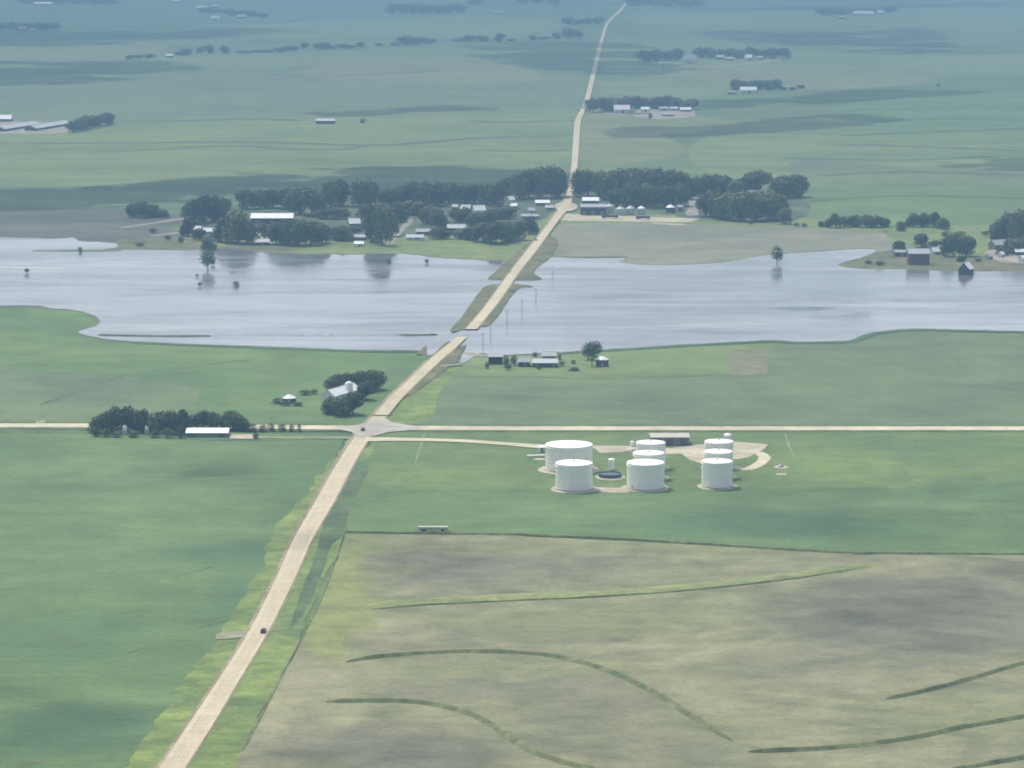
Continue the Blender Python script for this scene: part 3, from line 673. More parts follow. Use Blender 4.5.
# flooded farm on the right
building('barn', 'tall pale-roofed barn with faded red walls standing in the flood', 'barn', 918, 264.5, W2L(21, 264), 11, 9.2, 3.2, 0, M_ROOFP, M_WALLR, 1, 0, zb=.3, big=True)
building('shed', 'small dark shed left of the tall flooded barn', 'shed', 900.5, 256, W2L(12, 256), 8, 3.4, 1.4, 0, M_ROOFG, M_WALLD, 1, 0, zb=.8, big=True)
building('tent', 'bright white low-roofed shed right of the tall flooded barn', 'shed', 934.5, 254, W2L(9, 254), 7, 2.4, 3, 30, M_ROOFW, M_WALLW, 1, 0, zb=.8)
building('boathouse', 'small white-roofed barn with dark gable standing in the flood', 'barn', 966, 274, 10, 8.5, 4.4, 4.6, 62, M_ROOFW, M_WALLD, 1, 0, zb=.35)
building('farmhouse', 'grey-roofed farmhouse under the big trees on the right shore', 'house', 998, 249, W2L(15, 249), 10, 4, 3.6, 25, M_ROOFP, M_WALLG, 1, 3, zb=.8)
building('shed', 'little white shed before the grey-roofed shore farmhouse', 'shed', 1001, 257, W2L(5, 257), 4, 2.6, 1.6, 40, M_ROOFW, M_WALLW, 1, 0, zb=.85)
building('shed', 'pale little shed left of the white shore sheds', 'shed', 989.5, 259, W2L(5, 259), 4, 2.4, 1.4, 20, M_ROOFP, M_WALLB, 1, 0, zb=.85)
building('shed', 'white-roofed shed at the right edge behind the shore', 'shed', 1021, 254.5, W2L(13, 254), 7, 2.6, 1.8, 5, M_ROOFW, M_WALLD, 1, 1, zb=.85)
building('shed', 'white shed nearest the water at the right edge', 'shed', 1024, 261.5, W2L(9, 261), 6, 2.8, 2, 30, M_ROOFW, M_WALLW, 1, 1, zb=.85)

VG = 'buildings of the village by the flood'
def vb(name, label, cat, x0, x1, yb, W, hw, hr, roof, wall, rot=0, door=1, win=2, big=False):
    return building(name, label, cat, (x0 + x1) / 2, yb, W2L(x1 - x0, yb) - .8, W, hw, hr, rot, roof, wall, door, win, VG, big=big)
vb('long_barn', 'long bright white-roofed barn at the left of the village', 'barn', 251, 294, 223.5, 14, 5.5, 3.6, M_ROOFW, M_WALLD, 0, 3, 0, True)
vb('house', 'tiny pale shed up the hill at the village left end', 'shed', 184, 190, 221, 5, 2.6, 1.6, M_ROOFP, M_WALLG)
vb('house', 'grey-roofed house at the village left end near the flooded tree', 'house', 191, 202, 232.5, 8, 3, 2.6, M_ROOFP, M_WALLG, -8)
vb('house', 'white-roofed house behind the bright lawn near the flooded tree', 'house', 203, 223, 234, 9, 2.6, 2.6, M_ROOFP, M_WALLW, -6, 1, 4)
vb('house', 'grey-roofed house on the shore below the long barn', 'house', 254, 270, 245, 8, 2.8, 2.2, M_ROOFP, M_WALLD, 3, 1, 3)
vb('house', 'white-roofed house alone in the middle of the left village', 'house', 348, 360, 226.5, 9, 3.2, 3.8, M_ROOFW, M_WALLG, 14, 1, 2)
vb('shed', 'white shed on the shore lawn of the left village', 'shed', 354, 364, 246.5, 6, 2.6, 1.6, M_ROOFW, M_WALLW, 0, 1, 1)
vb('house', 'grey-roofed house just behind the white shore shed', 'house', 352, 367, 240, 8, 2.8, 2, M_ROOFG, M_WALLG, 0, 1, 2)
vb('house', 'pale-roofed house by the shore right of the diagonal lane', 'house', 406, 424, 240, 8, 2.6, 2, M_ROOFP, M_WALLW, 0, 1, 3)
vb('house', 'grey-roofed house behind the pale shore house by the lane', 'house', 416, 431, 234.5, 8, 2.8, 2.2, M_ROOFG, M_WALLD, 0, 1, 2)
vb('house', 'pale house in front of the white twin-roofed houses', 'house', 447, 466, 231, 9, 3, 2.6, M_ROOFP, M_WALLD, -3, 1, 3)
vb('house', 'bright white house right of two others on the village rise', 'house', 473, 485, 214, 9, 4, 4, M_ROOFW, M_WALLW, 12, 1, 2)
vb('house', 'white-roofed house just left of the bright white house', 'house', 461, 471, 211.5, 9, 3, 3.2, M_ROOFP, M_WALLG, -10, 1, 2)
vb('house', 'small pale house leftmost on the village rise', 'house', 452, 458, 209.5, 7, 2.8, 2.2, M_ROOFP, M_WALLG, 0, 1, 1)
vb('house', 'white house below the tallest dark trees left of the road', 'house', 507, 514, 203, 7, 3.4, 3, M_ROOFW, M_WALLW, 25, 1, 1)
vb('house', 'white shed in front of the house below tallest trees', 'shed', 511, 518, 208.5, 6, 2.8, 2.2, M_ROOFW, M_WALLG, -15, 1, 1)
vb('house', 'long white-roofed shop beside the road in the village', 'shop', 535, 550, 205.5, 9, 3, 2.2, M_ROOFW, M_WALLG, 0, 1, 3)
vb('house', 'small pale house left of the village road yard', 'house', 528, 535, 213, 6, 2.8, 2.2, M_ROOFP, M_WALLW, 0, 1, 1)
vb('shed', 'low grey-roofed shed nearest the causeway on the left', 'shed', 521, 539, 218.5, 8, 2.4, 1.6, M_ROOFG, M_WALLG, 0, 2, 0)
vb('house', 'pale roadside house at the left corner of the crossing', 'house', 545, 554, 210, 7, 2.6, 2, M_ROOFP, M_WALLB, 0, 1, 1)
vb('warehouse', 'big dark grain warehouse right of the road with white roof', 'warehouse', 580, 606, 214.5, 15, 7.5, 2.2, M_ROOFG, M_WALLD, 0, 3, 0, True)
vb('warehouse', 'white-roofed upper hall standing behind the dark warehouse', 'warehouse', 582, 599, 207.5, 12, 7, 2.6, M_ROOFW, M_WALLD, 0, 1, 0, True)
vb('shed', 'small grey shed right of the lone fat grain bin', 'shed', 677, 683, 211, 6, 4, 1.6, M_ROOFG, M_WALLG, 0, 1, 0)
vb('house', 'grey-roofed house half hidden in the right-hand grove', 'house', 747, 760, 199, 9, 5, 3.6, M_ROOFG, M_WALLG, 0, 1, 2)

FG = 'buildings of the distant farms'
def fb(label, cat, x0, x1, yb, W, hw, hr, roof, wall, rot=0, name='farm_shed'):
    return building(name, label, cat, (x0 + x1) / 2, yb, W2L(x1 - x0, yb), W, hw, hr, rot, roof, wall, 1, 0, FG, big=True)
fb('white-walled barn right of the dark trees beside the upland road', 'barn', 614, 629.5, 113, 14, 5.5, 6, M_ROOFW, M_WALLW)
fb('bright little white shed in the middle of the roadside upland farm', 'shed', 641, 649, 111.5, 10, 3.6, 3, M_ROOFW, M_WALLW)
fb('pale shed right of the bright little shed at the upland farm', 'shed', 659, 668, 110.5, 9, 3, 2.6, M_ROOFP, M_WALLB, 10)
fb('second pale shed from the right at the roadside upland farm', 'shed', 670, 678, 110.5, 9, 3, 2.4, M_ROOFP, M_WALLB, -10)
fb('rightmost white-roofed shed of the roadside upland farm', 'shed', 680, 691, 111.5, 10, 3, 3, M_ROOFW, M_WALLG, 0)
fb('pale shed in front of the upland farm yard', 'shed', 662, 674, 116, 8, 2.6, 1.6, M_ROOFP, M_WALLB, 12)
fb('low white-roofed shed leftmost in the wooded farm on the upland', 'shed', 658, 668, 65.5, 12, 4, 3.4, M_ROOFP, M_WALLW)
fb('big pale barn in the wooded farm on the upland', 'barn', 683, 695.5, 63.5, 16, 9, 8, M_ROOFP, M_WALLW)
fb('pale shed left of centre in the wooded upland farm', 'shed', 716, 724, 59.5, 14, 5, 4, M_ROOFP, M_WALLG)
fb('low tan shed between pale sheds in the wooded upland farm', 'shed', 725, 734, 60.5, 12, 4, 2.6, M_ROOFP, M_WALLB)
fb('bright white square barn of the wooded upland farm', 'barn', 745, 752, 60.5, 14, 6, 6, M_ROOFW, M_WALLW)
fb('small grey shed at the right of the wooded upland farm', 'shed', 757, 763, 59.5, 10, 4, 2.6, M_ROOFP, M_WALLG)
fb('long bright white barn before the small upland copse', 'barn', 740, 756.5, 93, 14, 5, 5, M_ROOFW, M_WALLW)
fb('small dark shed left of the long bright barn', 'shed', 728, 735, 94, 9, 3, 2.4, M_ROOFG, M_WALLD)
fb('white-roofed shed at the far left edge above long sheds', 'shed', -6, 12, 121.5, 14, 4, 5, M_ROOFW, M_WALLG)
for lab, x, y in (('long grey livestock shed slanting at the left picture edge', 17, 128.5), ('long grey livestock shed slanting left of the dark copse', 48, 127.8)):
    building('livestock_shed', lab, 'livestock shed', x, y, 118, 17, 3, 3.2, 76, M_ROOFP, M_WALLD, 1, 0, FG, big=True)
fb('lone pale-roofed open shed in the middle of the left upland', 'shed', 316, 335, 123.5, 12, 4, 2.4, M_ROOFP, M_WALLD)
fb('pale roof among the small wood at the upper left edge', 'shed', 18, 27, 31, 14, 6, 5, M_ROOFP, M_WALLG)
fb('long white barn at the top left edge of the picture', 'barn', 34, 52, 5.5, 16, 7, 5, M_ROOFW, M_WALLW)
fb('white barn of the scattered farm at the upper left', 'barn', 197, 207, 9.5, 14, 7, 6, M_ROOFW, M_WALLW)
fb('smaller pale shed right of the scattered farm white barn', 'shed', 212, 218, 8.5, 14, 7, 5, M_ROOFP, M_WALLG)
fb('bright white round-looking barn lowest in the scattered farm', 'barn', 211, 219.5, 20.5, 14, 7, 7, M_ROOFW, M_WALLW)
fb('pale shed among trees right of the bright lowest barn', 'shed', 237, 246, 18.5, 12, 6, 4, M_ROOFP, M_WALLG)
fb('pale tiny farm roof just left of the hedgerow wood', 'shed', 166, 173, 57.5, 12, 4, 3, M_ROOFP, M_WALLB)
fb('pale long roof in the open right of the far grove', 'shed', 493, 506, 14, 12, 5, 4, M_ROOFP, M_WALLG)
fb('white barn before the dark wood right of the road top', 'barn', 669, 677, 7, 14, 9, 7, M_ROOFW, M_WALLW)
fb('long bright white barn of the farm at top right', 'barn', 853, 874, 16, 18, 8, 7, M_ROOFW, M_WALLW)
fb('short white shed right of the top right long barn', 'shed', 877, 884, 14.5, 14, 7, 5, M_ROOFW, M_WALLW)
fb('small pale shed left of the top right long barn', 'shed', 838, 845, 19, 12, 6, 4, M_ROOFP, M_WALLG)
fb('tiny pale roof near the top edge left of centre', 'shed', 172, 180, 2.5, 12, 6, 4, M_ROOFW, M_WALLG)

# ------------------------------------------------------------------ grain bins and silos
def grain_bin(label, px, py, wpx, hpx, roof=M_ROOFW, wall=M_GALV, group=None, name='grain_bin', dome=False, zb=.05):
    s = ppm(py); c = at(px, py, zb); r = wpx / 2 / s; h = hpx / s
    t = thing(name, label, 'silo' if dome else 'grain bin', (c.x, c.y, zb), 0, group)
    m = MB(); n = max(6, int(h / .8)); prof = []
    for k in range(n + 1):
        z = h * k / n; prof.append((r, z))
        if k < n: prof.append((r * 1.012, z + h / n * .5))
    m.lathe(prof, 36); m.build('wall', wall, t)
    m = MB()
    if dome: pr = [(r * 1.04 * math.cos(a), h + r * .9 * math.sin(a)) for a in [R(x) for x in (0, 20, 40, 60, 75, 86)]]
    else: pr = [(r * 1.06, h - .1), (r * .55, h + r * .28), (.45, h + r * .52)]
    m.lathe(pr, 36, cap1=True, smooth=dome); m.build('roof', roof, t)
    if not dome:
        m = MB(); m.lathe([(.4, h + r * .5), (.4, h + r * .52 + .5)], 12, cap1=True); m.build('cap', M_STEEL, t)
    m = MB(); m.box(-.5, .5, -r - .08, -r * .97, .3, min(2.2, h * .7)); m.build('door', M_STEEL, t)
    return t
BG = 'grain bins in the village'
grain_bin('grey grain bin touching the right end of the dark warehouse', 609.5, 213, 9, 7, M_ROOFP, group=BG)
grain_bin('grain bin leftmost of the three separate ones in the village', 620.5, 215, 9, 6.5, M_ROOFP, group=BG)
grain_bin('grain bin middle of the three separate ones in the village', 630.5, 214.5, 9, 6.5, M_ROOFP, group=BG)
grain_bin('grain bin rightmost of the three separate ones in the village', 641.3, 214.5, 8, 6.5, M_ROOFW, group=BG)
grain_bin('lone fat white-capped grain bin in front of the village trees', 670.5, 212.5, 9.4, 5.5, M_ROOFW, M_WALLD, group=BG)
grain_bin('white-capped grain bin with dark wall beside the waterside tree', 602.2, 366, 12.5, 7, M_ROOFW, M_WALLD)
grain_bin('low white-capped grain bin alone left of the crossroads farm', 289.5, 402.5, 13, 5, M_ROOFW, M_WALLD)
grain_bin('left of two slim white bins glimpsed inside the windbreak', 125, 434.5, 4, 8, M_TANKROOF, M_TANK)
grain_bin('right of two slim white bins glimpsed inside the windbreak', 147, 434, 4, 7.5, M_TANKROOF, M_TANK)
grain_bin('white domed silo rising over the white-roofed barn', 349, 398, 7.6, 13.5, M_TANKROOF, M_TANK, name='silo', dome=True)
# slim lattice mast by the lone bin
c = at(676, 213); t = thing('mast', 'slim steel lattice mast beside the lone fat grain bin', 'mast', (c.x, c.y, .05))
m = MB()
for k in range(3):
    a = 2.1 * k; m.tube((.9 * math.cos(a), .9 * math.sin(a), 0), (.25 * math.cos(a), .25 * math.sin(a), 17), .09, n=6)
m.build('leg', M_STEEL, t)
m = MB()
for k in range(10):
    z = k * 1.65; q = .9 - .65 * z / 17
    for j in range(3):
        a, b2 = 2.1 * j, 2.1 * (j + 1); m.tube((q * math.cos(a), q * math.sin(a), z), ((q - .06) * math.cos(b2), (q - .06) * math.sin(b2), z + 1.6), .05, n=5)
m.build('bracing', M_STEEL, t)

# ------------------------------------------------------------------ vehicles
def car(label, px, py, rz, paint, zb, cat='car'):
    c = at(px, py, zb); t = thing('car', label, cat, (c.x, c.y, zb), rz)
    L, Wd = 4.7, 1.85
    side = [(-2.35, .35), (-2.35, .8), (-2.2, .95), (-1.2, 1.0), (1.0, 1.0), (2.2, .9), (2.35, .7), (2.35, .35)]
    m = MB(); n = len(side)
    vs = []
    for yy, k in ((-Wd / 2, .97), (-Wd / 2 + .12, 1), (Wd / 2 - .12, 1), (Wd / 2, .97)):
        vs += [(x * k, yy, .35 + (z - .35) * k) for x, z in side]
    fs = [(j * n + i, j * n + (i + 1) % n, (j + 1) * n + (i + 1) % n, (j + 1) * n + i) for j in range(3) for i in range(n)]
    m.add(vs, fs + [tuple(range(n)), tuple(range(4 * n - 1, 3 * n - 1, -1))]); 
    m.add([(-1.55, -.62, 1.5), (.35, -.62, 1.5), (.35, .62, 1.5), (-1.55, .62, 1.5), (-1.5, -.6, 1.56), (.3, -.6, 1.56), (.3, .6, 1.56), (-1.5, .6, 1.56)],
          [(3, 2, 1, 0), (4, 5, 6, 7), (0, 1, 5, 4), (1, 2, 6, 5), (2, 3, 7, 6), (3, 0, 4, 7)])
    m.build('body', paint, t)
    m = MB(); m.add([(-2.05, -.82, .98), (1.15, -.82, .98), (1.15, .82, .98), (-2.05, .82, .98), (-1.56, -.63, 1.497), (.36, -.63, 1.497), (.36, .63, 1.497), (-1.56, .63, 1.497)],
                    [(0, 1, 5, 4), (1, 2, 6, 5), (2, 3, 7, 6), (3, 0, 4, 7)]); m.build('window', M_GLASS, t)
    for x in (-1.45, 1.45):
        for y in (-1, 1):
            wv = MB(); wv.tube((x, y * .68, .34), (x, y * .93, .34), .34, n=18); wo = wv.build('wheel', M_TYRE, t)
            rm = MB(); rm.tube((x, y * .931, .34), (x, y * .945, .34), .2, n=14); rm.build('rim', M_STEEL, wo)
    for y in (-.7, .7):
        m = MB(); m.box(-2.37, -2.33, y - .18, y + .18, .66, .8); m.build('tail_light', M_RED, t)
        m = MB(); m.box(2.33, 2.37, y - .2, y + .2, .6, .74); m.build('headlight', M_GLASS, t)
    return t
def road_dir(px, py, qx, qy):
    a, b = at(px, py), at(qx, qy); return math.atan2(b.y - a.y, b.x - a.x)
car('dark car driving on the long road near the foreground fields', 263.5, 632, road_dir(259, 631, 285, 580), M_CARD, .56)
car('dark car crossing the middle of the road junction', 363, 430.3, road_dir(363, 436, 378, 415), M_CARD, .64)
car('small dark car on the causeway below the village', 536, 240.5, road_dir(532, 250, 554, 220), M_CARD, 1.03)
c = at(433, 531.3, .05)
t = thing('farm_trailer', 'long low pale trailer parked at the edge of the ploughed field', 'trailer', (c.x, c.y, .1), R(-1))
m = MB(); m.box(-6.6, 6.6, -1.25, 1.25, 1.15, 2.1); m.build('box_body', M_PALE, t)
m = MB(); m.box(-6.5, 6.5, -.6, -.4, .8, 1.145); m.box(-6.5, 6.5, .4, .6, .8, 1.145); m.build('frame', M_WALLD, t)
for x in (-4.6, -3.5, 4.2):
    for y in (-1, 1):
        wv = MB(); wv.tube((x, y * .75, .5), (x, y * 1.15, .5), .5, n=18); wv.build('wheel', M_TYRE, t)
m = MB(); m.tube((6.5, 0, .95), (8.2, 0, .6), .08); m.build('drawbar', M_STEEL, t)
def wagon(label, px, py, L, col):
    c = at(px, py); t = thing('grain_trailer', label, 'trailer', (c.x, c.y, .25), 0)
    m = MB(); m.prism([(-.9, .9), (.9, .9), (1.25, 2.8), (-1.25, 2.8)], -L / 2, L / 2); m.build('hopper', col, t)
    for x in (-L / 2 + 1.2, -L / 2 + 2.4, L / 2 - 2):
        for y in (-1, 1):
            wv = MB(); wv.tube((x, y * .8, .5), (x, y * 1.15, .5), .5, n=14); wv.build('wheel', M_TYRE, t)
wagon('dark trailer parked before the left village grain bins', 610, 218.5, 15, M_WALLD)
wagon('dark trailer parked before the rightmost village grain bins', 643, 219.5, 13, M_WALLD)
# road-closed barricade beside the flooded causeway
c = at(509, 273.2, 1.0); t = thing('barricade', 'small pale road barricade beside the flooded causeway', 'barricade', (c.x, c.y, .95), .2)
for z in (.5, 1.0, 1.5):
    m = MB(); m.box(-1.8, 1.8, -.04, .04, z, z + .28); m.build('board', M_CARW if z != 1.0 else M_ORANGE, t)
for x in (-1.5, 1.5):
    m = MB(); m.box(x - .06, x + .06, .05, .15, 0, 1.8); m.box(x - .06, x + .06, -.7, .7, 0, .08); m.build('leg', M_STEEL, t)
# small pale things by the meadow track
disc('concrete_pad', M_GRAV, 781, 467, 3.6, 4); sheet('concrete_pad', M_GRAV, [(776, 473.2), (786, 473), (786.6, 475), (775.6, 475.2)], False)
grain_bin('tiny pale round tank alone on the meadow right of tanks', 781, 467.5, 5, 2.2, M_ROOFP, M_WALLB, name='round_tank')

# ------------------------------------------------------------------ utility poles and the drowned fence
def pole(label, px, py, hpx):
    s = ppm(py); c = at(px, py); h = hpx / s
    t = thing('utility_pole', label, 'utility pole', (c.x, c.y, 0), .5, 'utility poles standing in the flood')
    m = MB(); m.tube((0, 0, -.2), (0, 0, h), .2, .13); m.build('post', M_WOOD, t)
    m = MB(); m.box(-1.3, 1.3, -.22, -.1, h - .7, h - .5); m.build('crossarm', M_WOOD, t)
    m = MB()
    for x in (-1.2, -.5, .5, 1.2): m.tube((x, -.16, h - .5), (x, -.16, h - .25), .06, n=6)
    m.build('insulator', M_STEEL, t)
ords = ['nearest', 'second nearest', 'third nearest', 'fourth nearest', 'second farthest', 'farthest']
for k, (x, y, hp) in enumerate([(483, 347, 14), (490.6, 335, 13), (507, 323, 13), (522, 311, 12), (536, 300, 11), (553, 281, 10)]):
    pole(f'thin wooden utility pole standing in floodwater, {ords[k]} of the causeway line', x, y, hp)
a = at(214, 335.8, .3); b = at(400, 335.4, .3)
fn = thing('wire_fence', 'drowned wire fence line showing as dark dots across the flood', 'fence', (a.x, a.y, .3))
n = 64
for k in range(n):
    if random.random() < .3: continue
    p = a.lerp(b, (k + random.uniform(-.3, .3)) / (n - 1)) - a
    m = MB(); m.tube((p.x, p.y, 0), (p.x + random.uniform(-.2, .2), p.y, random.uniform(.6, 1.2)), .14, n=6); m.build('post', M_WOOD, fn)
d = b - a
m = MB(); m.tube((0, 0, .5), (d.x, d.y, .5), .02, n=4); m.tube((0, 0, .8), (d.x, d.y, .8), .02, n=4); m.build('wire', M_STEEL, fn)

# ------------------------------------------------------------------ trees
def crown_mesh(name, mat, seed, lobes, n, zlo=.16, wide=.44, leaf=(.035, .07)):
    rnd = random.Random(seed); L = []
    for k in range(lobes):
        a = rnd.uniform(0, 6.28); q = rnd.uniform(.05, 1) ** .5 * wide * .62; z = rnd.uniform(zlo + .16, .78)
        q *= 1 - max(0, z - .55) * 1.1
        L.append((q * math.cos(a), q * math.sin(a), z, rnd.uniform(.13, .24)))
    L.append((0, 0, .58, wide * .66)); L.append((rnd.uniform(-.06, .06), rnd.uniform(-.06, .06), .75, wide * .46))
    m = MB(); tot = sum(l[3] ** 2 for l in L)
    for cx, cy, cz, r in L:
        for _ in range(int(n * r * r / tot)):
            d = Vector((rnd.gauss(0, 1), rnd.gauss(0, 1), rnd.gauss(0, 1))).normalized()
            p = Vector((cx, cy, cz)) + d * r * rnd.uniform(.72, 1.12)
            if p.z < zlo * .7: continue
            nrm = (d + Vector((rnd.gauss(0, .5), rnd.gauss(0, .5), rnd.gauss(0, .5)))).normalized()
            u = nrm.orthogonal().normalized(); v = nrm.cross(u); s = rnd.uniform(*leaf)
            th = rnd.uniform(0, 6.28); u, v = u * math.cos(th) + v * math.sin(th), v * math.cos(th) - u * math.sin(th)
            m.add([p - u * s * .6, p - v * s * .42 + nrm * s * .1, p + u * s * .6, p + v * s * .42 + nrm * s * .12], [(0, 1, 2, 3)])
    return m.mesh(name, mat)
def trunk_mesh(seed, split=.25):
    rnd = random.Random(seed); m = MB()
    m.tube((0, 0, 0), (.01, 0, split), .03, .022, 8)
    m.tube((.01, 0, split), (0, .01, .62), .022, .008, 7)
    for k in range(5):
        a = k * 1.26 + rnd.uniform(-.3, .3); q = rnd.uniform(.15, .27)
        m.tube((.005, 0, split + .05 * k), (q * math.cos(a), q * math.sin(a), split + .05 * k + rnd.uniform(.16, .3)), .013, .004, 6)
    return m.mesh('trunk', M_BARK)
PROTO = {}
def proto(kind, k):
    if (kind, k) not in PROTO:
        sd = hash(kind) % 7 * 0 + {'tree': 10, 'light': 40, 'shrub': 70, 'far': 90, 'ragged': 120}[kind] + k
        mt = M_LEAF2 if kind == 'light' else M_LEAF3 if k in (1, 3) and kind != 'shrub' else M_LEAF
        if kind == 'shrub': cm = crown_mesh('crown', mt, sd, 6, 700, .02, .62, (.05, .1))
        elif kind == 'ragged': cm = crown_mesh('crown', mt, sd, 6, 620, .16, .6, (.05, .1))
        elif kind == 'far': cm = crown_mesh('crown', mt, sd, 9, 1100, .0, .55, (.06, .11))
        else: cm = crown_mesh('crown', mt, sd, 12, 2300, .02, .5, (.04, .085))
        PROTO[(kind, k)] = (cm, trunk_mesh(sd, .06 if kind == 'shrub' else .2))
    return PROTO[(kind, k)]
NTREE = [0]
def place_tree(kind, label, px, py, hpx, wpx=None, group=None, zb=0.0):
    s = ppm(py); c = at(px, py, zb); h = hpx / s / .985; wd = (wpx or hpx * random.uniform(.8, 1.0)) / s * (1.42 if kind in ('tree', 'light', 'far') else 1.05)
    cm, tm = proto(kind, random.randrange(4))
    shr = kind == 'shrub'
    t = thing('shrub' if shr else 'tree', label, 'shrub' if shr else 'tree', c, random.uniform(0, 6.28), group)
    q = wd / (1.1 if shr else .92)
    t.scale = (q, q, h)
    for nm, me in (('trunk', tm), ('crown', cm)):
        o = bpy.data.objects.new(nm, me); COL.objects.link(o); o.parent = t
    NTREE[0] += 1
    return t
ORD = ['', 'second', 'third', 'fourth', 'fifth', 'sixth', 'seventh', 'eighth', 'ninth']
def cluster(tail, adj, kind, pts, group=None, zb=0.0):
    """trees named by their place from either end of a clump"""
    pts = sorted(pts); n = len(pts); noun = 'shrub' if kind == 'shrub' else 'tree'
    for i, p in enumerate(pts):
        if n == 1: lab = f'{adj} {noun} {tail}'
        elif i < (n + 1) // 2: lab = (f'leftmost {adj} {noun} ' if i == 0 else f'{adj} {noun} {ORD[i]} from left ') + tail
        else: lab = (f'rightmost {adj} {noun} ' if i == n - 1 else f'{adj} {noun} {ORD[n - 1 - i]} from right ') + tail
        k = kind if len(p) < 5 else p[4]
        place_tree(k, lab, p[0], p[1], p[2], p[3] if len(p) > 3 else None, group or ('shrubs ' if noun == 'shrub' else 'trees ') + tail, zb)
def rowpts(x0, x1, y0, y1, n, h0, h1, w=None, jy=.6):
    return [(x0 + (x1 - x0) * k / max(1, n - 1) + random.uniform(-1, 1), y0 + (y1 - y0) * k / max(1, n - 1) + random.uniform(-jy, jy), random.uniform(h0, h1), w) for k in range(n)]
def hedge(pts):
    return [(x, y, h * random.choice((.5, .7, 1, 1.25)), w * random.uniform(.6, 1.15)) for x, y, h, w in pts if random.random() > .12]

# windbreak left of the crossroads
cluster('in the windbreak left of the white shed', 'dark', 'tree', [(98, 433, 17, 15), (108, 432.5, 22, 17), (117, 432, 26, 18), (127, 431.5, 26, 18), (136, 432, 22, 16), (143, 432.5, 24, 14), (153, 433, 20, 16), (163, 433, 22, 16), (172, 434, 24, 16), (182, 434, 25, 16)])
cluster('along the near foot of the windbreak', 'low dark', 'shrub', [(96, 436.6, 9, 14), (106, 437, 8, 14), (117, 437.3, 6, 14), (134, 437.4, 7, 14), (155, 437.6, 8, 14), (168, 438, 10, 13), (180, 438, 12, 12)])
cluster('behind the long white roadside shed', 'dark', 'tree', [(193, 430, 16, 14), (203, 429.5, 20, 16), (213, 429.5, 18, 14), (222, 430, 14, 14), (233, 430, 20, 15), (242, 431, 14, 14)])
cluster('along the road right of the white shed', 'small dark', 'shrub', [(252, 432, 8, 14), (263, 432, 7, 12), (271, 431, 8, 9), (282, 431, 7, 11), (292, 431.5, 7, 7), (299, 432, 8, 5), (256, 439, 6, 8)])
# crossroads farm
cluster('in front of the white-roofed crossroads barn', 'big dark', 'tree', [(331, 414, 17, 17), (342, 415.5, 19, 20), (353, 414.5, 23, 19)])
cluster('behind the white-roofed crossroads barn', 'big dark', 'tree', [(336, 394, 20, 20), (347, 390, 17, 14), (362, 392, 22, 18), (373, 390, 21, 20), (366, 400, 20, 16)])
cluster('around the lone low grain bin', 'low', 'shrub', [(278, 404, 6, 14), (286, 406, 5, 14), (298, 406, 4, 14), (305, 395, 5, 16), (314, 394, 5, 10)])
# waterside farm
cluster('at the waterside farm sheds', 'dark', 'shrub', [(487, 369, 7, 6), (506, 367.5, 12, 9), (514, 365.5, 10, 9), (508, 370, 6, 10), (539, 369.5, 4, 7), (562, 366, 5, 8), (559, 360, 6, 6), (535, 357, 5, 8)])
cluster('beside the white-capped waterside grain bin', 'ragged dark', 'ragged', [(588, 360, 17, 15), (592, 366, 24, 11), (597, 357, 16, 11)])
cluster('in the grass right of the waterside sheds', 'pale little', 'shrub', [(574, 371, 4, 8, 'light'), (573, 364, 4, 6)])
# drowned trees and bushes
place_tree('ragged', 'dark drowned tree standing in water off the village lawn', 208, 270, 20, 18, zb=.3)
place_tree('shrub', 'dark bush at the foot of the drowned village tree', 213, 265, 6, 7, zb=.3)
place_tree('ragged', 'solitary ragged tree standing in water by the right shore', 777, 264, 18, 14, zb=.3)
for lab, x, y, hh, ww in (('dark bush alone in the flood at far left', 27, 273.5, 5, 7), ('dark bush on the thin bank at far left', 80, 252, 5, 6), ('tiny bush in the flood below the drowned tree', 200, 286.5, 4, 6),
                          ('dark bush in the flood right of the drowned tree', 236, 286.5, 5, 9), ('tiny bush in the flood off the village lawn', 388.5, 263.5, 4, 5), ('dark bush in the flood near the causeway', 427, 263.5, 4.5, 6),
                          ('tiny bush in the flood just under the drowned tree', 197, 277, 3, 3.5)):
    place_tree('shrub', lab, x, y, hh, ww, 'drowned bushes in the flood', .3)
# village, left to right
cluster('in the lone clump left of the village', 'dark', 'tree', [(133, 217, 14, 12), (142, 217.5, 17, 15), (151, 217, 13, 14), (161, 217, 8, 14)])
cluster('on the slope left of the village houses', 'low', 'shrub', [(153, 233, 5, 12), (168, 240, 5, 10), (181, 243, 6, 9), (140, 246, 4, 14)])
cluster('above the houses at the village left end', 'dark', 'tree', [(194, 224, 26, 18), (203, 222, 28, 20), (213, 221, 26, 19), (222, 220, 24, 18), (188, 236, 18, 12), (199, 240, 12, 10)])
cluster('between the left houses and the long barn', 'broad', 'tree', [(226, 242, 26, 20), (238, 243, 34, 24, 'light'), (247, 244, 24, 18), (209, 250, 14, 12, 'light')])
cluster('behind the long white village barn', 'dark', 'tree', [(247, 209, 20, 18), (260, 208, 19, 18), (273, 208, 20, 18), (286, 209, 21, 18), (300, 214, 28, 22), (312, 216, 29, 22)])
cluster('on the shore below the long barn', 'leafy', 'tree', [(276, 244, 22, 18), (287, 245, 26, 20, 'light'), (299, 245.5, 27, 22, 'light'), (311, 245, 25, 20), (322, 243, 20, 16), (262, 236, 14, 14)])
cluster('in the tall pairs above the lone house', 'tall dark', 'tree', [(331, 207, 28, 17), (341, 206, 27, 16), (360, 206, 27, 18), (370, 206, 27, 18)])
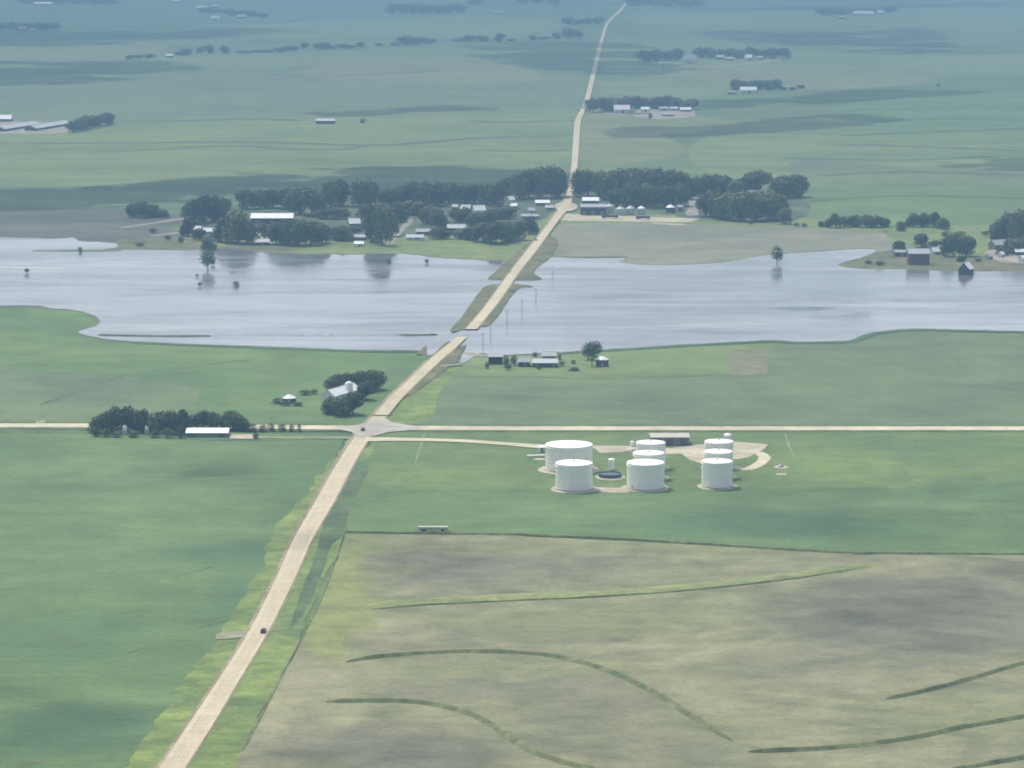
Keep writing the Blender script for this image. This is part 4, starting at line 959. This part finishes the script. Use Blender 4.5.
cluster('around the lone white-roofed house', 'rounded', 'tree', [(326, 219, 12, 16), (338, 219, 12, 18), (334, 240, 14, 16, 'light'), (344, 241, 16, 14, 'light'), (367, 219, 15, 16), (355, 234, 8, 12), (366, 229, 10, 10, 'light')])
cluster('left of the diagonal village lane', 'tall dark', 'tree', [(373, 242, 36, 16), (382, 245, 40, 18), (389, 236, 26, 16), (395, 222, 20, 18)])
cluster('above the diagonal village lane', 'dark', 'tree', [(390, 205, 18, 18), (401, 203, 18, 16), (413, 203, 22, 22), (424, 202, 21, 20), (406, 214, 12, 20), (420, 215, 14, 20)])
cluster('behind the grey houses by the lane', 'dark', 'tree', [(428, 224, 18, 16), (437, 228, 20, 16), (436, 239, 12, 12), (445, 239, 12, 12)])
cluster('behind the white houses on the rise', 'dark', 'tree', [(438, 206, 24, 18), (449, 203, 22, 18), (461, 203, 20, 18), (474, 203, 20, 18), (487, 204, 22, 18), (498, 206, 24, 18), (506, 195, 18, 14)])
cluster('between the white houses and the shore', 'dark', 'tree', [(456, 222, 14, 14), (466, 222, 15, 14), (476, 228, 16, 16), (487, 226, 15, 16), (496, 219, 11, 16), (506, 219, 12, 16)])
cluster('on the shore lawn left of the causeway', 'leafy', 'tree', [(462, 239, 10, 14), (471, 240, 13, 14), (483, 242, 20, 20), (496, 244, 24, 20), (507, 242, 22, 18, 'light'), (517, 240, 20, 18), (529, 234, 18, 14)])
cluster('in the tallest grove left of the road', 'tall dark', 'tree', [(519, 199, 26, 18), (529, 198, 29, 20), (541, 198, 32, 22), (552, 198, 33, 20), (560, 197, 30, 14)])
cluster('right behind the road in the village', 'tall dark', 'tree', [(579, 197, 28, 14), (588, 196, 27, 18), (599, 197, 27, 18, 'light'), (608, 200, 25, 18, 'light')])
cluster('behind the village grain bins', 'dark', 'tree', [(611, 194, 24, 18), (622, 195, 27, 20), (634, 196, 28, 20), (646, 197, 29, 20), (658, 198, 30, 20), (670, 198, 29, 20), (682, 199, 28, 18)])
cluster('just above the village grain bins', 'leafy', 'tree', [(618, 206, 18, 18, 'light'), (633, 207, 25, 22, 'light'), (646, 207, 24, 20, 'light'), (658, 208, 22, 18), (666, 206, 20, 16), (682, 206, 22, 16), (690, 199, 20, 14)])
cluster('along the back of the right grove', 'dark', 'tree', [(698, 196, 20, 14), (706, 196, 22, 14), (716, 196, 22, 16), (726, 197, 22, 16), (736, 200, 20, 16, 'light'), (745, 194, 18, 14), (757, 192, 22, 22), (780, 197, 22, 18), (788, 198, 23, 20), (797, 197, 23, 18)])
cluster('along the front of the right grove', 'broad leafy', 'tree', [(706, 216, 24, 18), (716, 218, 26, 20, 'light'), (728, 220, 28, 22, 'light'), (741, 221, 30, 24), (755, 221, 30, 24), (768, 220, 29, 22, 'light'), (779, 219, 26, 16), (785, 224, 16, 12)])
cluster('on the grass before the right grove', 'small', 'shrub', [(751, 225, 5, 6), (797, 227, 4, 8), (804, 227, 4, 8)])
# right shore
cluster('in the hedge right of the village field', 'dark', 'tree', [(821, 227, 6, 6), (829, 227.5, 9, 9), (835, 228, 15, 10), (844, 227, 11, 12), (856, 227, 12, 13), (866, 227.5, 13, 14), (877, 227.5, 12, 14), (885, 227, 9, 10)])
cluster('in the hedge above the flooded farm', 'dark', 'tree', [(901, 231, 10, 10), (914, 227, 14, 13), (924, 227, 14, 13), (934, 227, 15, 13), (943, 229, 11, 12)])
cluster('around the tall flooded barn', 'round', 'tree', [(899, 251, 11, 10, 'light'), (921, 247, 14, 14), (936, 247, 7, 12), (948, 257, 22, 12, 'light'), (955, 250, 18, 12, 'light'), (966, 256, 21, 19), (962, 262, 7, 8)], zb=.3)
cluster('in the big grove at the right edge', 'big dark', 'tree', [(999, 243, 24, 18), (1009, 244, 32, 20), (1019, 245, 36, 22), (1031, 246, 36, 22), (1014, 254, 16, 20), (1026, 252, 16, 16), (1003, 256, 10, 12)])
cluster('on the slope above the right farm', 'low', 'shrub', [(947, 236, 5, 14), (961, 237, 6, 14), (985, 236, 5, 10), (978, 262, 4, 10), (880, 266, 5, 12), (868, 264, 4, 10)], zb=.3)
# distant farms
FT = 'trees round the distant farms and hedges'
def far(tail, pts, adj='dark'): cluster(tail, adj, 'far', pts, None)
far('in the row beside the upland road', rowpts(593, 627, 112, 111, 5, 13, 15, 13))
far('behind the roadside upland farm yard', rowpts(636, 692, 108, 110, 8, 10, 13, 12))
place_tree('shrub', 'dark bush at the front of the upland farm yard', 650, 119, 6, 6)
far('at the left of the wooded upland farm', rowpts(643, 678, 62, 60, 6, 9, 12, 12))
far('along the back of the wooded upland farm', rowpts(699, 782, 58, 58, 9, 8, 11, 13))
far('in the copse behind the long bright barn', rowpts(735, 777, 90, 90, 6, 9, 11, 11))
far('in the hedge right of the bright barn', rowpts(783, 800, 90, 89, 3, 3, 4, 7))
far('in the copse right of the livestock sheds', rowpts(74, 107, 132, 125, 6, 11, 14, 12, .3))
place_tree('shrub', 'small dark bush right of the lone upland shed', 363, 123, 4.5, 8)
place_tree('shrub', 'tiny lone bush in the open right upland', 938, 86.5, 3, 5)
far('in the small wood at upper left edge', rowpts(2, 55, 30, 30, 7, 7, 9, 11))
far('in the hedgerow wood above the left fields', hedge(rowpts(180, 232, 55, 53, 8, 7, 10, 10)))
far('in the thin hedge right of that wood', hedge(rowpts(244, 292, 53, 51, 5, 4, 8, 12) + rowpts(306, 322, 49, 49, 2, 4, 6, 12)))
far('in the hedge left of the middle upland', hedge(rowpts(332, 380, 49, 46, 6, 4, 9, 11)))
far('in the hedge of the middle upland', hedge(rowpts(394, 482, 46, 41, 8, 4, 8, 13)))
far('in the hedge left of the far road', hedge(rowpts(500, 578, 42, 38, 8, 5, 9, 12)))
far('in the far copse left of the road', rowpts(568, 599, 25, 24, 4, 5, 8, 10))
far('in the far grove at the top middle', rowpts(393, 458, 14, 13, 8, 9, 11, 12) + [(476, 5, 6, 16)])
far('by the scattered upper left farm', rowpts(205, 262, 12, 18, 6, 4, 7, 12))
far('in the top left wood', rowpts(28, 110, 4, 4, 8, 6, 8, 14))
far('in the wood right of the road top', rowpts(632, 696, 6, 7, 7, 7, 9, 13))
far('behind the top right long barn', rowpts(820, 889, 15, 14, 7, 5, 8, 12))
far('in the tiny copse left of road top', rowpts(522, 552, 4, 4, 3, 4, 6, 11))
far('left of the hedgerow wood', rowpts(130, 150, 59, 58, 3, 4, 6, 9))

# ------------------------------------------------------------------ clouds that throw the moving shade over the fields
def cloud_mat(name, solid):
    m, nt, b = mat_base(name)
    b.inputs['Base Color'].default_value = (.85, .86, .88, 1)
    tr = nt.nodes.new('ShaderNodeBsdfTransparent'); mx = nt.nodes.new('ShaderNodeMixShader')
    f = noise_node(nt, world_vec(nt), 1 / 90, 5, .6)
    k = ramp(nt, f, [(.3, (solid * .9,) * 3), (.5, (min(1, solid * 1.3),) * 3)])
    nt.links.new(k, mx.inputs[0]); nt.links.new(tr.outputs[0], mx.inputs[1]); nt.links.new(b.outputs[0], mx.inputs[2])
    nt.links.new(mx.outputs[0], nt.nodes['Material Output'].inputs[0])
    return m
M_CLOUD = cloud_mat('dense_cloud', 1.0); M_THIN = cloud_mat('thin_cloud', .075)
ICO = None
def ico():
    global ICO
    if ICO is None:
        import bmesh
        bm = bmesh.new(); bmesh.ops.create_icosphere(bm, subdivisions=2, radius=1)
        ICO = ([v.co.copy() for v in bm.verts], [tuple(v.index for v in f.verts) for f in bm.faces]); bm.free()
    return ICO
def inside(p, poly):
    r = False; n = len(poly)
    for i in range(n):
        a, b = poly[i], poly[(i + 1) % n]
        if (a.y > p.y) != (b.y > p.y) and p.x < (b.x - a.x) * (p.y - a.y) / (b.y - a.y) + a.x: r = not r
    return r
def edge_d(p, poly):
    q = 1e9; n = len(poly)
    for i in range(n):
        a, b = poly[i], poly[(i + 1) % n]; d = b - a
        t = max(0, min(1, (p - a).dot(d) / max(1e-6, d.dot(d)))); q = min(q, (p - a - d * t).length)
    return q
def cloud(pts, mat, alt=1150, count=70, seed=0):
    rnd = random.Random(seed)
    poly = [at(x, y) for x, y in catmull(pts, True, 8)]
    x0, x1 = min(p.x for p in poly), max(p.x for p in poly); y0, y1 = min(p.y for p in poly), max(p.y for p in poly)
    area = (x1 - x0) * (y1 - y0); rr = math.sqrt(area / count) * .62
    m = MB(); V, Fc = ico(); off = S * (alt / S.z); k = 0; tries = 0
    while k < count and tries < count * 30:
        tries += 1
        p = Vector((rnd.uniform(x0, x1), rnd.uniform(y0, y1), 0))
        if not inside(p, poly): continue
        e = edge_d(p, poly); r = max(rr * .35, min(e * 1.05, rr * rnd.uniform(.9, 1.5)))
        zz = rnd.uniform(0, .25) * r
        vs = []
        for v in V:
            q = 1 + .22 * pnoise(v * 1.7 + Vector((k, k * .7, 0)))
            vs.append((p.x + off.x + v.x * r * q, p.y + off.y + v.y * r * q, alt + zz + max(-.15, v.z) * r * .5 * q))
        m.add(vs, Fc, True); k += 1
    o = m.build('cloud', mat); struct(o)
    return o
cloud([(-60, 31), (110, 31), (256, 28), (300, 31), (230, 37), (120, 45), (60, 48), (-60, 46)], M_CLOUD, seed=1)
cloud([(-60, 62), (60, 62), (150, 60), (205, 67), (180, 73), (110, 81), (40, 86), (-60, 95)], M_CLOUD, seed=2)
cloud([(455, 46), (520, 43), (600, 43), (650, 45), (670, 58), (700, 68), (640, 76), (560, 72), (500, 64)], M_CLOUD, seed=3)
cloud([(-60, 192), (100, 186), (230, 174), (330, 168), (420, 165), (512, 169), (590, 175), (610, 185), (560, 194), (400, 200), (200, 204), (-60, 212)], M_CLOUD, count=110, seed=4)
cloud([(300, 112), (350, 111), (430, 106), (500, 106), (500, 110), (400, 113), (380, 116), (320, 117)], M_CLOUD, count=50, seed=5)
cloud([(690, 101), (770, 98), (850, 91), (940, 90), (980, 93), (870, 101), (800, 105), (700, 109)], M_CLOUD, seed=6)
cloud([(600, 129), (650, 126), (700, 126), (800, 116), (880, 114), (905, 119), (860, 126), (780, 132), (700, 136), (620, 139)], M_CLOUD, seed=7)
cloud([(690, 33), (768, 30), (850, 28), (930, 30), (955, 50), (900, 54), (830, 49), (768, 44)], M_CLOUD, seed=8)
cloud([(960, 158), (1090, 156), (1090, 171), (940, 168)], M_CLOUD, count=40, seed=9)
cloud([(600, 12), (800, 7), (1000, 3), (1000, 6), (800, 10)], M_CLOUD, count=50, seed=14)
cloud([(480, 497), (700, 492), (900, 486), (1090, 490), (1090, 548), (850, 546), (640, 530), (520, 520)], M_THIN, count=36, seed=10)
cloud([(180, 545), (250, 536), (350, 530), (480, 540), (490, 575), (420, 592), (370, 585), (320, 552), (220, 562)], M_THIN, count=36, seed=11)
cloud([(-60, 690), (90, 672), (150, 690), (120, 790), (-60, 790)], M_THIN, count=36, seed=12)
cloud([(760, 590), (900, 568), (1090, 560), (1090, 655), (900, 655), (800, 640)], M_THIN, count=36, seed=13)
cloud([(110, 470), (180, 464), (262, 466), (262, 476), (180, 480)], M_THIN, count=40, seed=15)
cloud([(240, 740), (330, 715), (460, 735), (540, 790), (240, 800)], M_THIN, count=40, seed=16)

# ------------------------------------------------------------------ haze
hm = bpy.data.materials.new('thin_haze'); hm.use_nodes = True; nt = hm.node_tree
nt.nodes.remove(nt.nodes['Principled BSDF'])
pv = nt.nodes.new('ShaderNodeVolumePrincipled')
pv.inputs['Color'].default_value = (.31, .5, .72, 1); pv.inputs['Density'].default_value = 1.55e-4; pv.inputs['Anisotropy'].default_value = -.35
nt.links.new(pv.outputs[0], nt.nodes['Material Output'].inputs['Volume'])
m = MB(); m.box(-14100, 14100, -1600, 32100, -1, 272); hz = m.build('haze', hm); hz['kind'] = 'stuff'
print('LAYER', LAYER[0], 'TREES', NTREE[0], 'OBJECTS', len(scene.objects))
